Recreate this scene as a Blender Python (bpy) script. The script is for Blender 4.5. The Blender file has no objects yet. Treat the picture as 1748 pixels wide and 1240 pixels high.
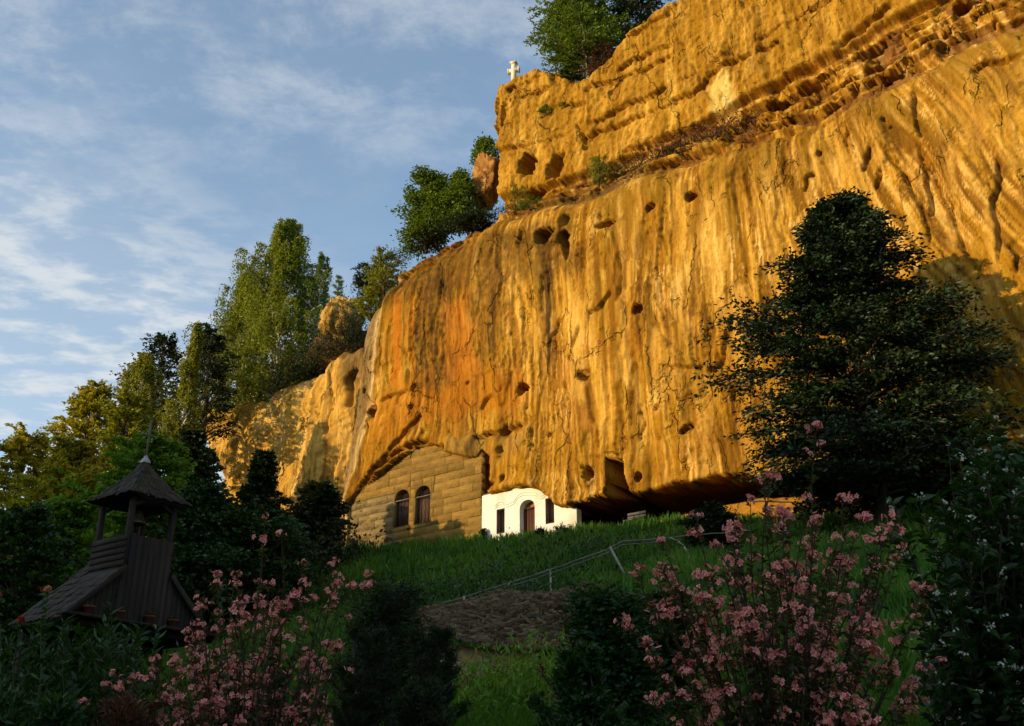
import bpy, math, random
import numpy as np
from mathutils import Vector, Matrix
from mathutils.geometry import tessellate_polygon

# ------------------------------------------------------------------ camera, light, exposure
scene = bpy.context.scene
COL = scene.collection
F = 1800.0
PITCH = math.radians(22.9)
CX, CY = 874.0, 620.0
cam_data = bpy.data.cameras.new('camera')
cam_data.sensor_width = 36.0
cam_data.lens = F / 1748.0 * 36.0
cam_data.clip_start = 0.05
cam_data.clip_end = 3000
cam = bpy.data.objects.new('camera', cam_data)
cam.location = (0, 0, 0)
cam.rotation_euler = (math.radians(90) + PITCH, 0, 0)
COL.objects.link(cam)
scene.camera = cam

SUN_EL = math.radians(13.5)
SUN_H = np.array([-0.90, -0.436]); SUN_H = SUN_H / np.linalg.norm(SUN_H)
TO_SUN = Vector((SUN_H[0]*math.cos(SUN_EL), SUN_H[1]*math.cos(SUN_EL), math.sin(SUN_EL)))

world = bpy.data.worlds.new('World')
scene.world = world
world.use_nodes = True
wn = world.node_tree; wn.nodes.clear()
def N(nt, typ, **kw):
    n = nt.nodes.new(typ)
    for k, v in kw.items():
        if k == 'inp':
            for a, b in v.items(): n.inputs[a].default_value = b
        else: setattr(n, k, v)
    return n
sky = N(wn, 'ShaderNodeTexSky', sky_type='NISHITA', sun_disc=False, sun_elevation=SUN_EL,
        sun_rotation=math.atan2(TO_SUN.x, TO_SUN.y), altitude=400, air_density=1.0, dust_density=1.6, ozone_density=1.3)
bg = N(wn, 'ShaderNodeBackground', inp={1: 0.15})
wo = N(wn, 'ShaderNodeOutputWorld')
tc = N(wn, 'ShaderNodeTexCoord')
sep = N(wn, 'ShaderNodeSeparateXYZ')
wn.links.new(tc.outputs['Generated'], sep.inputs[0])
zc = N(wn, 'ShaderNodeMath', operation='MAXIMUM', inp={1: 0.05}); wn.links.new(sep.outputs[2], zc.inputs[0])
dx = N(wn, 'ShaderNodeMath', operation='DIVIDE'); wn.links.new(sep.outputs[0], dx.inputs[0]); wn.links.new(zc.outputs[0], dx.inputs[1])
dy = N(wn, 'ShaderNodeMath', operation='DIVIDE'); wn.links.new(sep.outputs[1], dy.inputs[0]); wn.links.new(zc.outputs[0], dy.inputs[1])
cmb = N(wn, 'ShaderNodeCombineXYZ'); wn.links.new(dx.outputs[0], cmb.inputs[0]); wn.links.new(dy.outputs[0], cmb.inputs[1])
def wnoise(scale, detail, rough, dist=0.0, loc=(0,0,0), sc=(1,1,1)):
    m = N(wn, 'ShaderNodeMapping'); m.inputs['Location'].default_value = loc; m.inputs['Scale'].default_value = sc
    wn.links.new(cmb.outputs[0], m.inputs[0])
    t = N(wn, 'ShaderNodeTexNoise'); t.inputs['Scale'].default_value = scale; t.inputs['Detail'].default_value = detail
    t.inputs['Roughness'].default_value = rough; t.inputs['Distortion'].default_value = dist
    wn.links.new(m.outputs[0], t.inputs['Vector']); return t.outputs['Fac']
def wramp(src, a, b):
    r = N(wn, 'ShaderNodeMapRange', interpolation_type='SMOOTHSTEP'); r.inputs[1].default_value = a; r.inputs[2].default_value = b
    wn.links.new(src, r.inputs[0]); return r.outputs[0]
def wmath(op, a, b=None):
    m = N(wn, 'ShaderNodeMath', operation=op)
    for i, v in enumerate((a, b)):
        if v is None: continue
        if isinstance(v, (int, float)): m.inputs[i].default_value = v
        else: wn.links.new(v, m.inputs[i])
    return m.outputs[0]
ripple = wramp(wnoise(5.6, 6, 0.6, 0.12, (2.3, 0.7, 0), (1.0, 1.25, 1)), 0.42, 0.64)
wisp = wramp(wnoise(4.2, 7, 0.68, 0.15, (5.1, 1.2, 0), (1, 1, 1)), 0.42, 0.70)
veil = wramp(wnoise(0.7, 3, 0.5, 0.2, (0.4, 3.3, 0)), 0.30, 0.75)
# patches of cloud: a denser rippled bank low in the west, thin high wisps elsewhere
west = wramp(wmath('SUBTRACT', wmath('MULTIPLY', dy.outputs[0], 0.55), wmath('MULTIPLY', dx.outputs[0], 1.0)), 1.15, 2.0)
high = wramp(dy.outputs[0], 1.75, 1.25)
ca = wmath('MULTIPLY', wmath('MULTIPLY', ripple, west), 0.62)
cb = wmath('MULTIPLY', wmath('MULTIPLY', wisp, high), 0.40)
cc = wmath('MULTIPLY', veil, 0.16)
cfac = wmath('MINIMUM', wmath('ADD', wmath('ADD', ca, cb), cc), 0.92)
cfac = wmath('ADD', cfac, wmath('MULTIPLY', west, 0.16))
cfac = wmath('MINIMUM', cfac, 0.95)
mixs = N(wn, 'ShaderNodeMix', data_type='RGBA')
tint = N(wn, 'ShaderNodeMix', data_type='RGBA', blend_type='MULTIPLY'); tint.inputs[0].default_value = 1.0
tint.inputs[7].default_value = (1.0, 1.03, 1.0, 1)
wn.links.new(sky.outputs[0], tint.inputs[6])
wn.links.new(cfac, mixs.inputs[0]); wn.links.new(tint.outputs[2], mixs.inputs[6])
mixs.inputs[7].default_value = (2.75, 2.9, 3.0, 1)
wn.links.new(mixs.outputs[2], bg.inputs[0]); wn.links.new(bg.outputs[0], wo.inputs[0])

sun_data = bpy.data.lights.new('sun', 'SUN')
sun_data.energy = 3.1
sun_data.angle = math.radians(0.53)
sun_data.color = (1.0, 0.72, 0.36)
sun = bpy.data.objects.new('sun', sun_data)
sun.rotation_euler = TO_SUN.to_track_quat('Z', 'Y').to_euler()
COL.objects.link(sun)

scene.view_settings.view_transform = 'Standard'
scene.view_settings.look = 'None'
scene.view_settings.exposure = 0.85
scene.view_settings.gamma = 1.0
scene.view_settings.use_curve_mapping = False
scene.render.engine = 'CYCLES'
scene.cycles.max_bounces = 6
scene.cycles.diffuse_bounces = 3
scene.cycles.transmission_bounces = 4
scene.cycles.use_denoising = True

# ------------------------------------------------------------------ helpers
def ray(px, py):
    u, v = (px - CX)/F, (CY - py)/F
    return np.array([u, math.cos(PITCH) - v*math.sin(PITCH), math.sin(PITCH) + v*math.cos(PITCH)])
def atY(px, py, Y):
    d = ray(px, py); return Vector((d * (Y/d[1])).tolist())
WO = np.array([0.0, 52.0, 0.0])
AL = math.atan(0.78)
WT = np.array([math.cos(AL), -math.sin(AL), 0.0])
WN_ = np.array([-math.sin(AL), -math.cos(AL), 0.0])
def S(px, py, h=0.0):
    d = ray(px, py); t = (h + WN_ @ WO)/(WN_ @ d); P = d*t
    return float(WT @ (P - WO)), float(P[2])
def wall(s, z, h):
    P = WO + WT*s + WN_*h; return Vector((P[0], P[1], z))
def W(px, py, h):
    s, z = S(px, py, h); return wall(s, z, h)
def onplane(px, py, o, n):
    d = Vector(ray(px, py).tolist()); return d * (o.dot(n)/d.dot(n))

def _h(ix, iy, seed):
    n = (ix.astype(np.int64)*374761393 + iy.astype(np.int64)*668265263 + seed*1442695041) & 0xffffffff
    n = ((n ^ (n >> 13))*1274126177) & 0xffffffff
    n = ((n ^ (n >> 16))*2246822519) & 0xffffffff
    return (n ^ (n >> 15)) & 0xffffffff
def pn(x, y, seed=0):
    x = np.asarray(x, float); y = np.asarray(y, float)
    ix = np.floor(x); iy = np.floor(y); fx = x - ix; fy = y - iy
    u = fx*fx*fx*(fx*(fx*6-15)+10); v = fy*fy*fy*(fy*(fy*6-15)+10)
    def g(a, b, dx_, dy_):
        an = _h(ix+a, iy+b, seed)*(2*math.pi/4294967296.0)
        return np.cos(an)*dx_ + np.sin(an)*dy_
    a = g(0,0,fx,fy); b = g(1,0,fx-1,fy); c = g(0,1,fx,fy-1); d = g(1,1,fx-1,fy-1)
    return (a + u*(b-a) + v*(c-a) + u*v*(a-b-c+d))*1.5
def fbm(x, y, o=4, seed=0, gain=0.5):
    r = 0; a = 1.0
    for k in range(o):
        r = r + a*pn(x*2**k + 7.3*k, y*2**k - 3.1*k, seed+k); a *= gain
    return r
def sst(x, a, b):
    t = np.clip((x-a)/(b-a), 0, 1); return t*t*(3-2*t)
def lerp(a, b, t): return a + (b-a)*t

def mesh_np(name, V, faces, mat=None, parent=None, smooth=False, color=None, link=True, loc=None):
    """V (n,3); faces: array (m,k) or list of such arrays"""
    if not isinstance(faces, list): faces = [faces]
    faces = [np.asarray(f, np.int32) for f in faces if len(f)]
    me = bpy.data.meshes.new(name)
    V = np.asarray(V, np.float32)
    me.vertices.add(len(V)); me.vertices.foreach_set('co', V.ravel())
    loops = np.concatenate([f.ravel() for f in faces]); tot = np.concatenate([np.full(len(f), f.shape[1], np.int32) for f in faces])
    st = np.concatenate([[0], np.cumsum(tot)[:-1]]).astype(np.int32)
    me.loops.add(len(loops)); me.loops.foreach_set('vertex_index', loops)
    me.polygons.add(len(tot)); me.polygons.foreach_set('loop_start', st); me.polygons.foreach_set('loop_total', tot)
    if smooth: me.polygons.foreach_set('use_smooth', np.ones(len(tot), bool))
    me.update(calc_edges=True)
    if color is not None:
        at = me.color_attributes.new('col', 'FLOAT_COLOR', 'POINT')
        c = np.ones((len(V), 4), np.float32); c[:, :color.shape[1]] = color
        at.data.foreach_set('color', c.ravel())
    if mat: me.materials.append(mat)
    if not link: return me
    return ob(name, me, parent, loc)
def ob(name, data, parent=None, loc=None):
    o = bpy.data.objects.new(name, data); COL.objects.link(o)
    if parent is not None: o.parent = parent
    if loc is not None: o.location = loc
    return o
def tag(o, label=None, cat=None, group=None, kind=None):
    if label: o['label'] = label
    if cat: o['category'] = cat
    if group: o['group'] = group
    if kind: o['kind'] = kind
    return o
def thing(name, loc, label, cat, group=None, rz=0.0):
    o = ob(name, None, None, loc); o.rotation_euler = (0, 0, rz); o.empty_display_size = .2
    return tag(o, label, cat, group)

class MB:
    def __init__(s): s.v = []; s.f3 = []; s.f4 = []; s.n = 0; s.c = []
    def add(s, V, f4=None, f3=None, col=None):
        V = np.asarray(V, float).reshape(-1, 3)
        if f4 is not None and len(f4): s.f4.append(np.asarray(f4, np.int32).reshape(-1, 4) + s.n)
        if f3 is not None and len(f3): s.f3.append(np.asarray(f3, np.int32).reshape(-1, 3) + s.n)
        s.v.append(V); s.n += len(V)
        s.c.append(np.tile(np.array(col if col is not None else (0.5, 0.5, 0.5), float)[:3], (len(V), 1)) if np.ndim(col) < 2 else col)
    def box(s, c, size, rot=None, jit=0.0, taper=1.0, col=None):
        sx, sy, sz = [k/2 for k in size]
        P = np.array([[x*(taper if z > 0 else 1), y*(taper if z > 0 else 1), z] for z in (-sz, sz) for x, y in ((-sx,-sy),(sx,-sy),(sx,sy),(-sx,sy))], float)
        if jit: P += np.random.uniform(-jit, jit, P.shape)
        if rot is not None: P = P @ np.array(rot.to_3x3() if hasattr(rot, 'to_3x3') else rot).T
        P += np.array(c)
        s.add(P, [(0,3,2,1),(4,5,6,7),(0,1,5,4),(1,2,6,5),(2,3,7,6),(3,0,4,7)], col=col)
    def tube(s, pts, r, n=6, cap=True, col=None):
        V, f4, f3 = tube_np(np.array([tuple(p) for p in pts], float), r, n)
        s.add(V, f4, f3, col=col)
    def build(s, name, mat, parent=None, smooth=False, color=False, loc=None, link=True):
        V = np.concatenate(s.v); fs = []
        if s.f4: fs.append(np.concatenate(s.f4))
        if s.f3: fs.append(np.concatenate(s.f3))
        return mesh_np(name, V, fs, mat, parent, smooth, np.concatenate(s.c) if color else None, link, loc)
def frames(p):
    t = np.gradient(p, axis=0); t /= np.linalg.norm(t, axis=1)[:, None] + 1e-9
    up = np.array([0, 0, 1.0]) if abs(t[:, 2]).mean() < .8 else np.array([1.0, 0, 0])
    a = np.cross(t, up); a /= np.linalg.norm(a, axis=1)[:, None] + 1e-9
    b = np.cross(t, a); return a, b
def tube_np(p, r, n=6):
    m = len(p); r = np.broadcast_to(np.asarray(r, float), (m,)) if np.ndim(r) else np.full(m, r)
    a, b = frames(p); th = np.arange(n)*2*math.pi/n
    V = p[:, None] + r[:, None, None]*(np.cos(th)[None, :, None]*a[:, None] + np.sin(th)[None, :, None]*b[:, None])
    V = V.reshape(-1, 3); i = np.arange(m-1)[:, None]*n; j = np.arange(n)[None]; k = (j+1) % n
    f4 = np.stack([i+j, i+k, i+n+k, i+n+j], -1).reshape(-1, 4)
    f3 = [(0, k_+1, k_) for k_ in range(1, n-1)] + [((m-1)*n, (m-1)*n+k_, (m-1)*n+k_+1) for k_ in range(1, n-1)]
    return V, f4, np.array(f3)
def many_tubes(P, R, n=4):
    """P (k,m,3) paths, R (k,m) radii -> one V,F (no caps)"""
    k, m, _ = P.shape
    t = np.gradient(P, axis=1); t /= np.linalg.norm(t, axis=2, keepdims=True) + 1e-9
    up = np.where(np.abs(t[..., 2:3]) > .9, np.array([1.0, 0, 0]), np.array([0, 0, 1.0]))
    a = np.cross(t, up); a /= np.linalg.norm(a, axis=2, keepdims=True) + 1e-9
    b = np.cross(t, a); th = np.arange(n)*2*math.pi/n
    V = P[:, :, None] + R[:, :, None, None]*(np.cos(th)[:, None]*a[:, :, None] + np.sin(th)[:, None]*b[:, :, None])
    V = V.reshape(-1, 3)
    base = (np.arange(k)*m*n)[:, None, None] + (np.arange(m-1)*n)[None, :, None]; j = np.arange(n)[None, None]; q = (j+1) % n
    f = np.stack([base+j, base+q, base+n+q, base+n+j], -1).reshape(-1, 4)
    return V, f

# ------------------------------------------------------------------ materials
def new_mat(name):
    m = bpy.data.materials.new(name); m.use_nodes = True; nt = m.node_tree; nt.nodes.clear()
    return m, nt, N(nt, 'ShaderNodeOutputMaterial')
def L(nt, a, b): nt.links.new(a, b)
def noise(nt, vec, scale, detail=4, rough=.55):
    t = N(nt, 'ShaderNodeTexNoise'); t.inputs['Scale'].default_value = scale; t.inputs['Detail'].default_value = detail; t.inputs['Roughness'].default_value = rough
    if vec is not None: L(nt, vec, t.inputs['Vector'])
    return t.outputs['Fac']
def maprange(nt, src, a, b, c, d):
    r = N(nt, 'ShaderNodeMapRange'); L(nt, src, r.inputs[0])
    for i, v in enumerate((a, b, c, d)): r.inputs[i+1].default_value = v
    return r.outputs[0]
def mixc(nt, f, a, b, blend='MIX'):
    m = N(nt, 'ShaderNodeMix', data_type='RGBA', blend_type=blend)
    for i, v in ((0, f), (6, a), (7, b)):
        if isinstance(v, (int, float)): m.inputs[i].default_value = v
        elif isinstance(v, tuple): m.inputs[i].default_value = v if len(v) == 4 else (*v, 1)
        else: L(nt, v, m.inputs[i])
    return m.outputs[2]
def surf(name, c1, c2=None, scale=4.0, rough=.85, bump=.3, bscale=None, stretch=(1,1,1), c3=None, obj_var=0.0, vcol=False, spec=.3, metal=0.0, bdist=.02, speck=0):
    m, nt, out = new_mat(name)
    b = N(nt, 'ShaderNodeBsdfPrincipled'); b.inputs['Roughness'].default_value = rough
    b.inputs['Specular IOR Level'].default_value = spec; b.inputs['Metallic'].default_value = metal
    tcn = N(nt, 'ShaderNodeTexCoord'); mp = N(nt, 'ShaderNodeMapping'); mp.inputs['Scale'].default_value = stretch
    L(nt, tcn.outputs['Object'], mp.inputs[0]); vec = mp.outputs[0]
    f = maprange(nt, noise(nt, vec, scale, 6, .62), .32, .68, 0, 1)
    if vcol:
        at = N(nt, 'ShaderNodeAttribute', attribute_name='col'); c = at.outputs['Color']
        c = mixc(nt, maprange(nt, noise(nt, vec, scale, 7, .7), .3, .7, 0, 1), mixc(nt, 1.0, c, c1, 'MULTIPLY'), mixc(nt, 1.0, c, c2, 'MULTIPLY'))
    else:
        c = mixc(nt, f, c1, c2 if c2 else c1)
    if c3 is not None:
        c = mixc(nt, maprange(nt, noise(nt, vec, scale*.35, 5, .6), .5, .68, 0, .8), c, c3)
    if obj_var:
        oi = N(nt, 'ShaderNodeObjectInfo'); hs = N(nt, 'ShaderNodeHueSaturation')
        L(nt, c, hs.inputs['Color']); L(nt, maprange(nt, oi.outputs['Random'], 0, 1, 1-obj_var, 1+obj_var), hs.inputs['Value']); c = hs.outputs[0]
    if speck: c = mixc(nt, maprange(nt, noise(nt, vec, speck, 4, .75), .52, .66, 0, .6), c, mixc(nt, 1.0, c, (.45, .36, .25), 'MULTIPLY'))
    L(nt, c, b.inputs['Base Color'])
    if bump:
        bp = N(nt, 'ShaderNodeBump'); bp.inputs['Strength'].default_value = bump; bp.inputs['Distance'].default_value = bdist
        L(nt, noise(nt, vec, bscale or scale*3, 8, .7), bp.inputs['Height']); L(nt, bp.outputs[0], b.inputs['Normal'])
    L(nt, b.outputs[0], out.inputs[0]); return m
def leaf_mat(name, c1, c2, trans=.35, rough=.55, spec=.25):
    m, nt, out = new_mat(name)
    at = N(nt, 'ShaderNodeAttribute', attribute_name='col')
    sp = N(nt, 'ShaderNodeSeparateColor'); L(nt, at.outputs['Color'], sp.inputs[0])
    c = mixc(nt, sp.outputs[0], c1, c2)
    hs = N(nt, 'ShaderNodeHueSaturation'); L(nt, c, hs.inputs['Color']); L(nt, maprange(nt, sp.outputs[1], 0, 1, .6, 1.4), hs.inputs['Value']); c = hs.outputs[0]
    b = N(nt, 'ShaderNodeBsdfPrincipled'); b.inputs['Roughness'].default_value = rough; b.inputs['Specular IOR Level'].default_value = spec
    L(nt, c, b.inputs['Base Color'])
    t = N(nt, 'ShaderNodeBsdfTranslucent'); L(nt, mixc(nt, 1.0, c, (1.5, 1.35, .5), 'MULTIPLY'), t.inputs[0])
    mx = N(nt, 'ShaderNodeMixShader'); mx.inputs[0].default_value = trans
    L(nt, b.outputs[0], mx.inputs[1]); L(nt, t.outputs[0], mx.inputs[2]); L(nt, mx.outputs[0], out.inputs[0]); return m
def vcol_mat(name, rough=.6, trans=.2):
    m, nt, out = new_mat(name); at = N(nt, 'ShaderNodeAttribute', attribute_name='col')
    b = N(nt, 'ShaderNodeBsdfPrincipled'); b.inputs['Roughness'].default_value = rough; L(nt, at.outputs['Color'], b.inputs['Base Color'])
    b.inputs['Specular IOR Level'].default_value = .2
    t = N(nt, 'ShaderNodeBsdfTranslucent'); L(nt, at.outputs['Color'], t.inputs[0])
    mx = N(nt, 'ShaderNodeMixShader'); mx.inputs[0].default_value = trans
    L(nt, b.outputs[0], mx.inputs[1]); L(nt, t.outputs[0], mx.inputs[2]); L(nt, mx.outputs[0], out.inputs[0]); return m

M = {}
M['plainrock'] = surf('sandstone', (1.06, 1.06, 1.0), (.62, .56, .46), scale=3.0, rough=.95, bump=.55, bscale=18, stretch=(1, 1, .5), vcol=True, spec=.1, bdist=.03, speck=10)
def rock_mat():
    m, nt, out = new_mat('sandstone_face'); b = N(nt, 'ShaderNodeBsdfPrincipled'); b.inputs['Roughness'].default_value = .95; b.inputs['Specular IOR Level'].default_value = .08
    tcn = N(nt, 'ShaderNodeTexCoord'); ob_ = tcn.outputs['Object']
    def mp(sc):
        q = N(nt, 'ShaderNodeMapping'); q.inputs['Scale'].default_value = sc; L(nt, ob_, q.inputs[0]); return q.outputs[0]
    c = N(nt, 'ShaderNodeAttribute', attribute_name='col').outputs['Color']
    def mul(f, col):
        nonlocal c
        c = mixc(nt, f, c, mixc(nt, 1.0, c, col, 'MULTIPLY'))
    area = noise(nt, mp((1, 1, .6)), .22, 3, .5)
    dk = maprange(nt, noise(nt, mp((1, 1, .045)), 2.6, 7, .62), .50, .60, 0, 1); dk2 = maprange(nt, area, .38, .60, 0, .75)
    f = N(nt, 'ShaderNodeMath', operation='MULTIPLY'); L(nt, dk, f.inputs[0]); L(nt, dk2, f.inputs[1]); mul(f.outputs[0], (.44, .36, .28))
    lt = maprange(nt, noise(nt, mp((1.3, 1.3, .05)), 2.0, 7, .6), .53, .62, 0, 1); lt2 = maprange(nt, area, .62, .40, 0, .75)
    f = N(nt, 'ShaderNodeMath', operation='MULTIPLY'); L(nt, lt, f.inputs[0]); L(nt, lt2, f.inputs[1]); mul(f.outputs[0], (1.42, 1.62, 2.6))
    mul(maprange(nt, noise(nt, mp((1, 1, .8)), 1.3, 6, .7), .52, .66, 0, .55), (.62, .55, .50))
    mul(maprange(nt, noise(nt, mp((1, 1, .8)), 8, 6, .78), .53, .64, 0, .6), (.50, .42, .34))
    c = mixc(nt, 1.0, c, (.88, .86, .80), 'MULTIPLY')
    L(nt, c, b.inputs['Base Color'])
    # hairline cracks: cell edges, broken up by a mask
    def cracks(sc, stretch, msc, lo, hi, w):
        d = N(nt, 'ShaderNodeTexNoise'); d.inputs['Scale'].default_value = 1.1; d.inputs['Detail'].default_value = 4; L(nt, mp((1, 1, 1)), d.inputs['Vector'])
        v = N(nt, 'ShaderNodeVectorMath', operation='MULTIPLY_ADD'); L(nt, d.outputs['Color'], v.inputs[0]); v.inputs[1].default_value = (.9, .9, .9); L(nt, mp((1, 1, stretch)), v.inputs[2])
        t = N(nt, 'ShaderNodeTexVoronoi', feature='DISTANCE_TO_EDGE'); t.inputs['Scale'].default_value = sc; L(nt, v.outputs[0], t.inputs['Vector'])
        line = maprange(nt, t.outputs['Distance'], 0, w, 1, 0); mk = maprange(nt, noise(nt, mp((1, 1, .7)), msc, 2, .5), lo, hi, 0, 1)
        q = N(nt, 'ShaderNodeMath', operation='MULTIPLY'); L(nt, line, q.inputs[0]); L(nt, mk, q.inputs[1]); return q.outputs[0]
    k1 = cracks(.45, .38, .5, .50, .56, .022); k2 = cracks(.8, .35, .8, .57, .62, .03)
    gr = noise(nt, mp((1, 1, .6)), 14, 8, .72); lum = noise(nt, mp((1, 1, .14)), 3.2, 5, .6)
    def mm(op, a, b_):
        q = N(nt, 'ShaderNodeMath', operation=op)
        for i_, v_ in enumerate((a, b_)):
            if isinstance(v_, (int, float)): q.inputs[i_].default_value = v_
            else: L(nt, v_, q.inputs[i_])
        return q.outputs[0]
    hgt = mm('ADD', mm('MULTIPLY', gr, .035), mm('MULTIPLY', lum, .055)); hgt = mm('SUBTRACT', hgt, mm('MULTIPLY', k1, .16)); hgt = mm('SUBTRACT', hgt, mm('MULTIPLY', k2, .09))
    bp = N(nt, 'ShaderNodeBump'); bp.inputs['Strength'].default_value = .9; bp.inputs['Distance'].default_value = 1.0; L(nt, hgt, bp.inputs['Height']); L(nt, bp.outputs[0], b.inputs['Normal'])
    L(nt, b.outputs[0], out.inputs[0]); return m
M['cliff'] = rock_mat()
M['block'] = surf('ashlar', (.28, .175, .042), (.165, .10, .026), scale=3.2, rough=.95, bump=.6, bscale=14, obj_var=.20, c3=(.15, .10, .035), spec=.1, bdist=.05)
M['block_old'] = surf('weathered_ashlar', (.26, .19, .08), (.15, .11, .05), scale=2.4, rough=.95, bump=.8, bscale=9, obj_var=.2, c3=(.08, .065, .04), spec=.1, bdist=.05)
M['mortar'] = surf('mortar', (.24, .16, .055), (.15, .10, .04), scale=5, rough=1, bump=.6, spec=.1)
M['plaster'] = surf('whitewash', (.80, .78, .72), (.68, .68, .66), scale=1.6, rough=.9, bump=.35, bscale=8, spec=.15, c3=(.50, .45, .36), bdist=.03)
M['slate'] = surf('slate_edge', (.14, .12, .10), (.07, .06, .05), scale=6, rough=.9)
M['darkwood'] = surf('old_dark_wood', (.036, .025, .017), (.014, .010, .008), scale=5, rough=.85, bump=.5, bscale=18, stretch=(1, 1, .12), obj_var=.35)
M['redwood'] = surf('brown_door_wood', (.085, .026, .013), (.045, .015, .010), scale=5, rough=.7, bump=.4, stretch=(1, 1, .12), obj_var=.2)
M['shutter'] = surf('shutter_wood', (.085, .045, .028), (.040, .022, .016), scale=6, rough=.8, bump=.4, stretch=(1, 1, .1), obj_var=.2)
M['lunette'] = surf('ochre_board', (.45, .20, .06), (.28, .12, .04), scale=6, rough=.8)
M['iron'] = surf('wrought_iron', (.02, .016, .014), (.045, .022, .014), scale=9, rough=.7, bump=.2, metal=.4)
M['railwood'] = surf('grey_pole_wood', (.21, .18, .14), (.10, .085, .065), scale=6, rough=.9, bump=.5, stretch=(.3, .3, 1))
M['palewood'] = surf('bleached_wood', (.36, .33, .28), (.22, .20, .16), scale=7, rough=.9)
M['stallwood'] = surf('stall_wood', (.16, .055, .030), (.085, .028, .018), scale=7, rough=.7)
M['shingle'] = surf('belfry_shingle', (.070, .054, .040), (.024, .018, .014), scale=4.5, rough=.9, bump=.5, c3=(.03, .03, .015), vcol=False)
M['hutshingle'] = surf('hut_shingle', (.9, .86, .8), (.5, .46, .4), scale=8, rough=.95, bump=.4, vcol=True)
M['hutwall'] = surf('hut_rubble', (.42, .29, .13), (.22, .15, .07), scale=4, rough=.95, bump=.8, bscale=10)
M['tin'] = surf('roof_tin', (.40, .40, .40), (.25, .25, .25), scale=8, rough=.5, metal=.3)
M['bronze'] = surf('bell_bronze', (.11, .085, .05), (.06, .05, .035), scale=8, rough=.5, metal=.7)
M['clay'] = surf('terracotta', (.17, .045, .025), (.10, .03, .02), scale=10, rough=.85)
M['crossstone'] = surf('pale_cross_stone', (.72, .64, .50), (.58, .50, .38), scale=5, rough=.9)
M['bark'] = surf('bark', (.075, .055, .04), (.035, .026, .02), scale=7, rough=.95, bump=.7, stretch=(1, 1, .25))
M['birchbark'] = surf('birch_bark', (.60, .55, .46), (.42, .37, .30), scale=9, rough=.8, bump=.3, stretch=(.4, .4, 2), c3=(.05, .04, .035))
M['stem'] = surf('shrub_stem', (.06, .035, .022), (.03, .02, .014), scale=14, rough=.9, bump=.2)
M['greenstem'] = surf('green_stem', (.045, .075, .02), (.03, .05, .015), scale=14, rough=.8, bump=0)
M['ground'] = surf('meadow_soil', (.010, .032, .004), (.020, .036, .006), scale=1.3, rough=1, bump=.5, bscale=6, spec=.05, c3=(.05, .04, .02))
M['hillmat'] = surf('wooded_hill', (.03, .05, .015), (.02, .03, .01), scale=.2, rough=1, bump=.5, bscale=.6, spec=.05)
M['black'] = surf('black_fur', (.008, .008, .009), (.015, .014, .014), scale=20, rough=.8)
M['cavedark'] = surf('bench_grey', (.10, .10, .11), (.06, .06, .07), scale=7, rough=.8)
M['petal'] = vcol_mat('petals', .55, .25)
M['lf_yellow'] = leaf_mat('leaf_maple_yellow', (.400, .350, .020), (.230, .240, .018), .40)
M['lf_green'] = leaf_mat('leaf_bright_green', (.130, .260, .016), (.070, .165, .014), .35)
M['lf_olive'] = leaf_mat('leaf_olive', (.250, .265, .018), (.140, .165, .014), .38)
M['lf_birch'] = leaf_mat('leaf_birch', (.210, .250, .014), (.120, .160, .010), .38)
M['lf_dark'] = leaf_mat('leaf_dark', (.022, .042, .008), (.012, .024, .006), .2)
M['lf_hornbeam'] = leaf_mat('leaf_hornbeam', (.020, .046, .010), (.011, .024, .007), .10, rough=.45, spec=.3)
M['lf_edge'] = leaf_mat('leaf_cliff_edge', (.140, .215, .018), (.075, .130, .014), .33)
M['lf_fg'] = leaf_mat('leaf_garden', (.030, .080, .012), (.014, .040, .008), .3, rough=.45, spec=.4)
M['lf_weig'] = leaf_mat('leaf_weigela', (.050, .095, .018), (.060, .045, .020), .3)
M['lf_brown'] = leaf_mat('leaf_rust', (.120, .045, .020), (.060, .030, .016), .25)
M['grass'] = leaf_mat('grass_blades', (.024, .110, .006), (.070, .165, .010), .35, rough=.5)
M['lf_straw'] = leaf_mat('leaf_straw', (.26, .19, .075), (.13, .085, .035), .2)
# ------------------------------------------------------------------ terrain
gl = [(-30, 905), (200, 925), (500, 938), (600, 938), (700, 935), (820, 926), (980, 915), (1040, 906), (1150, 892), (1290, 892), (1450, 882), (1560, 876), (1750, 872), (1950, 868)]
_gs, _gz = zip(*[S(a, b, 0.0) for a, b in gl])
_gs = np.array(_gs); _gz = np.array(_gz)
_q = np.array([[-999, 1.0], [0, 1.0], [.02, .99], [.23, .745], [.42, .50], [.55, .345], [.69, .195], [.85, .07], [1.0, 0.0], [1.5, -.05], [9, -.3]])
def G(x, y):
    x = np.asarray(x, float); y = np.asarray(y, float)
    s = WT[0]*x + WT[1]*(y-52); d = WN_[0]*x + WN_[1]*(y-52)
    zw = np.interp(s, _gs, _gz)
    z = -1.6 + (zw + 1.6)*np.interp(d/41.0, _q[:, 0], _q[:, 1])
    z = z + .16*fbm(x*.18, y*.18, 3, 5)*sst(d, .5, 6) + .5*fbm(x*.05, y*.05, 2, 9)*sst(d, 3, 12)*sst(np.hypot(x, y), 4, 15)
    back = sst(-d, 6, 30)*sst(-s, 10, 26); z = z + 6*back
    return z
def ghit(px, py, y0=3.0, y1=90.0):
    d = ray(px, py); Y = np.linspace(y0, y1, 1800); X = d[0]/d[1]*Y; Z = d[2]/d[1]*Y
    k = np.argmax(Z < G(X, Y))
    if not (Z < G(X, Y)).any(): k = len(Y)-1
    return Vector((X[k], Y[k], float(G(X[k], Y[k]))))
def gp(x, y, dz=0): return Vector((x, y, float(G(x, y)) + dz))

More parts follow.
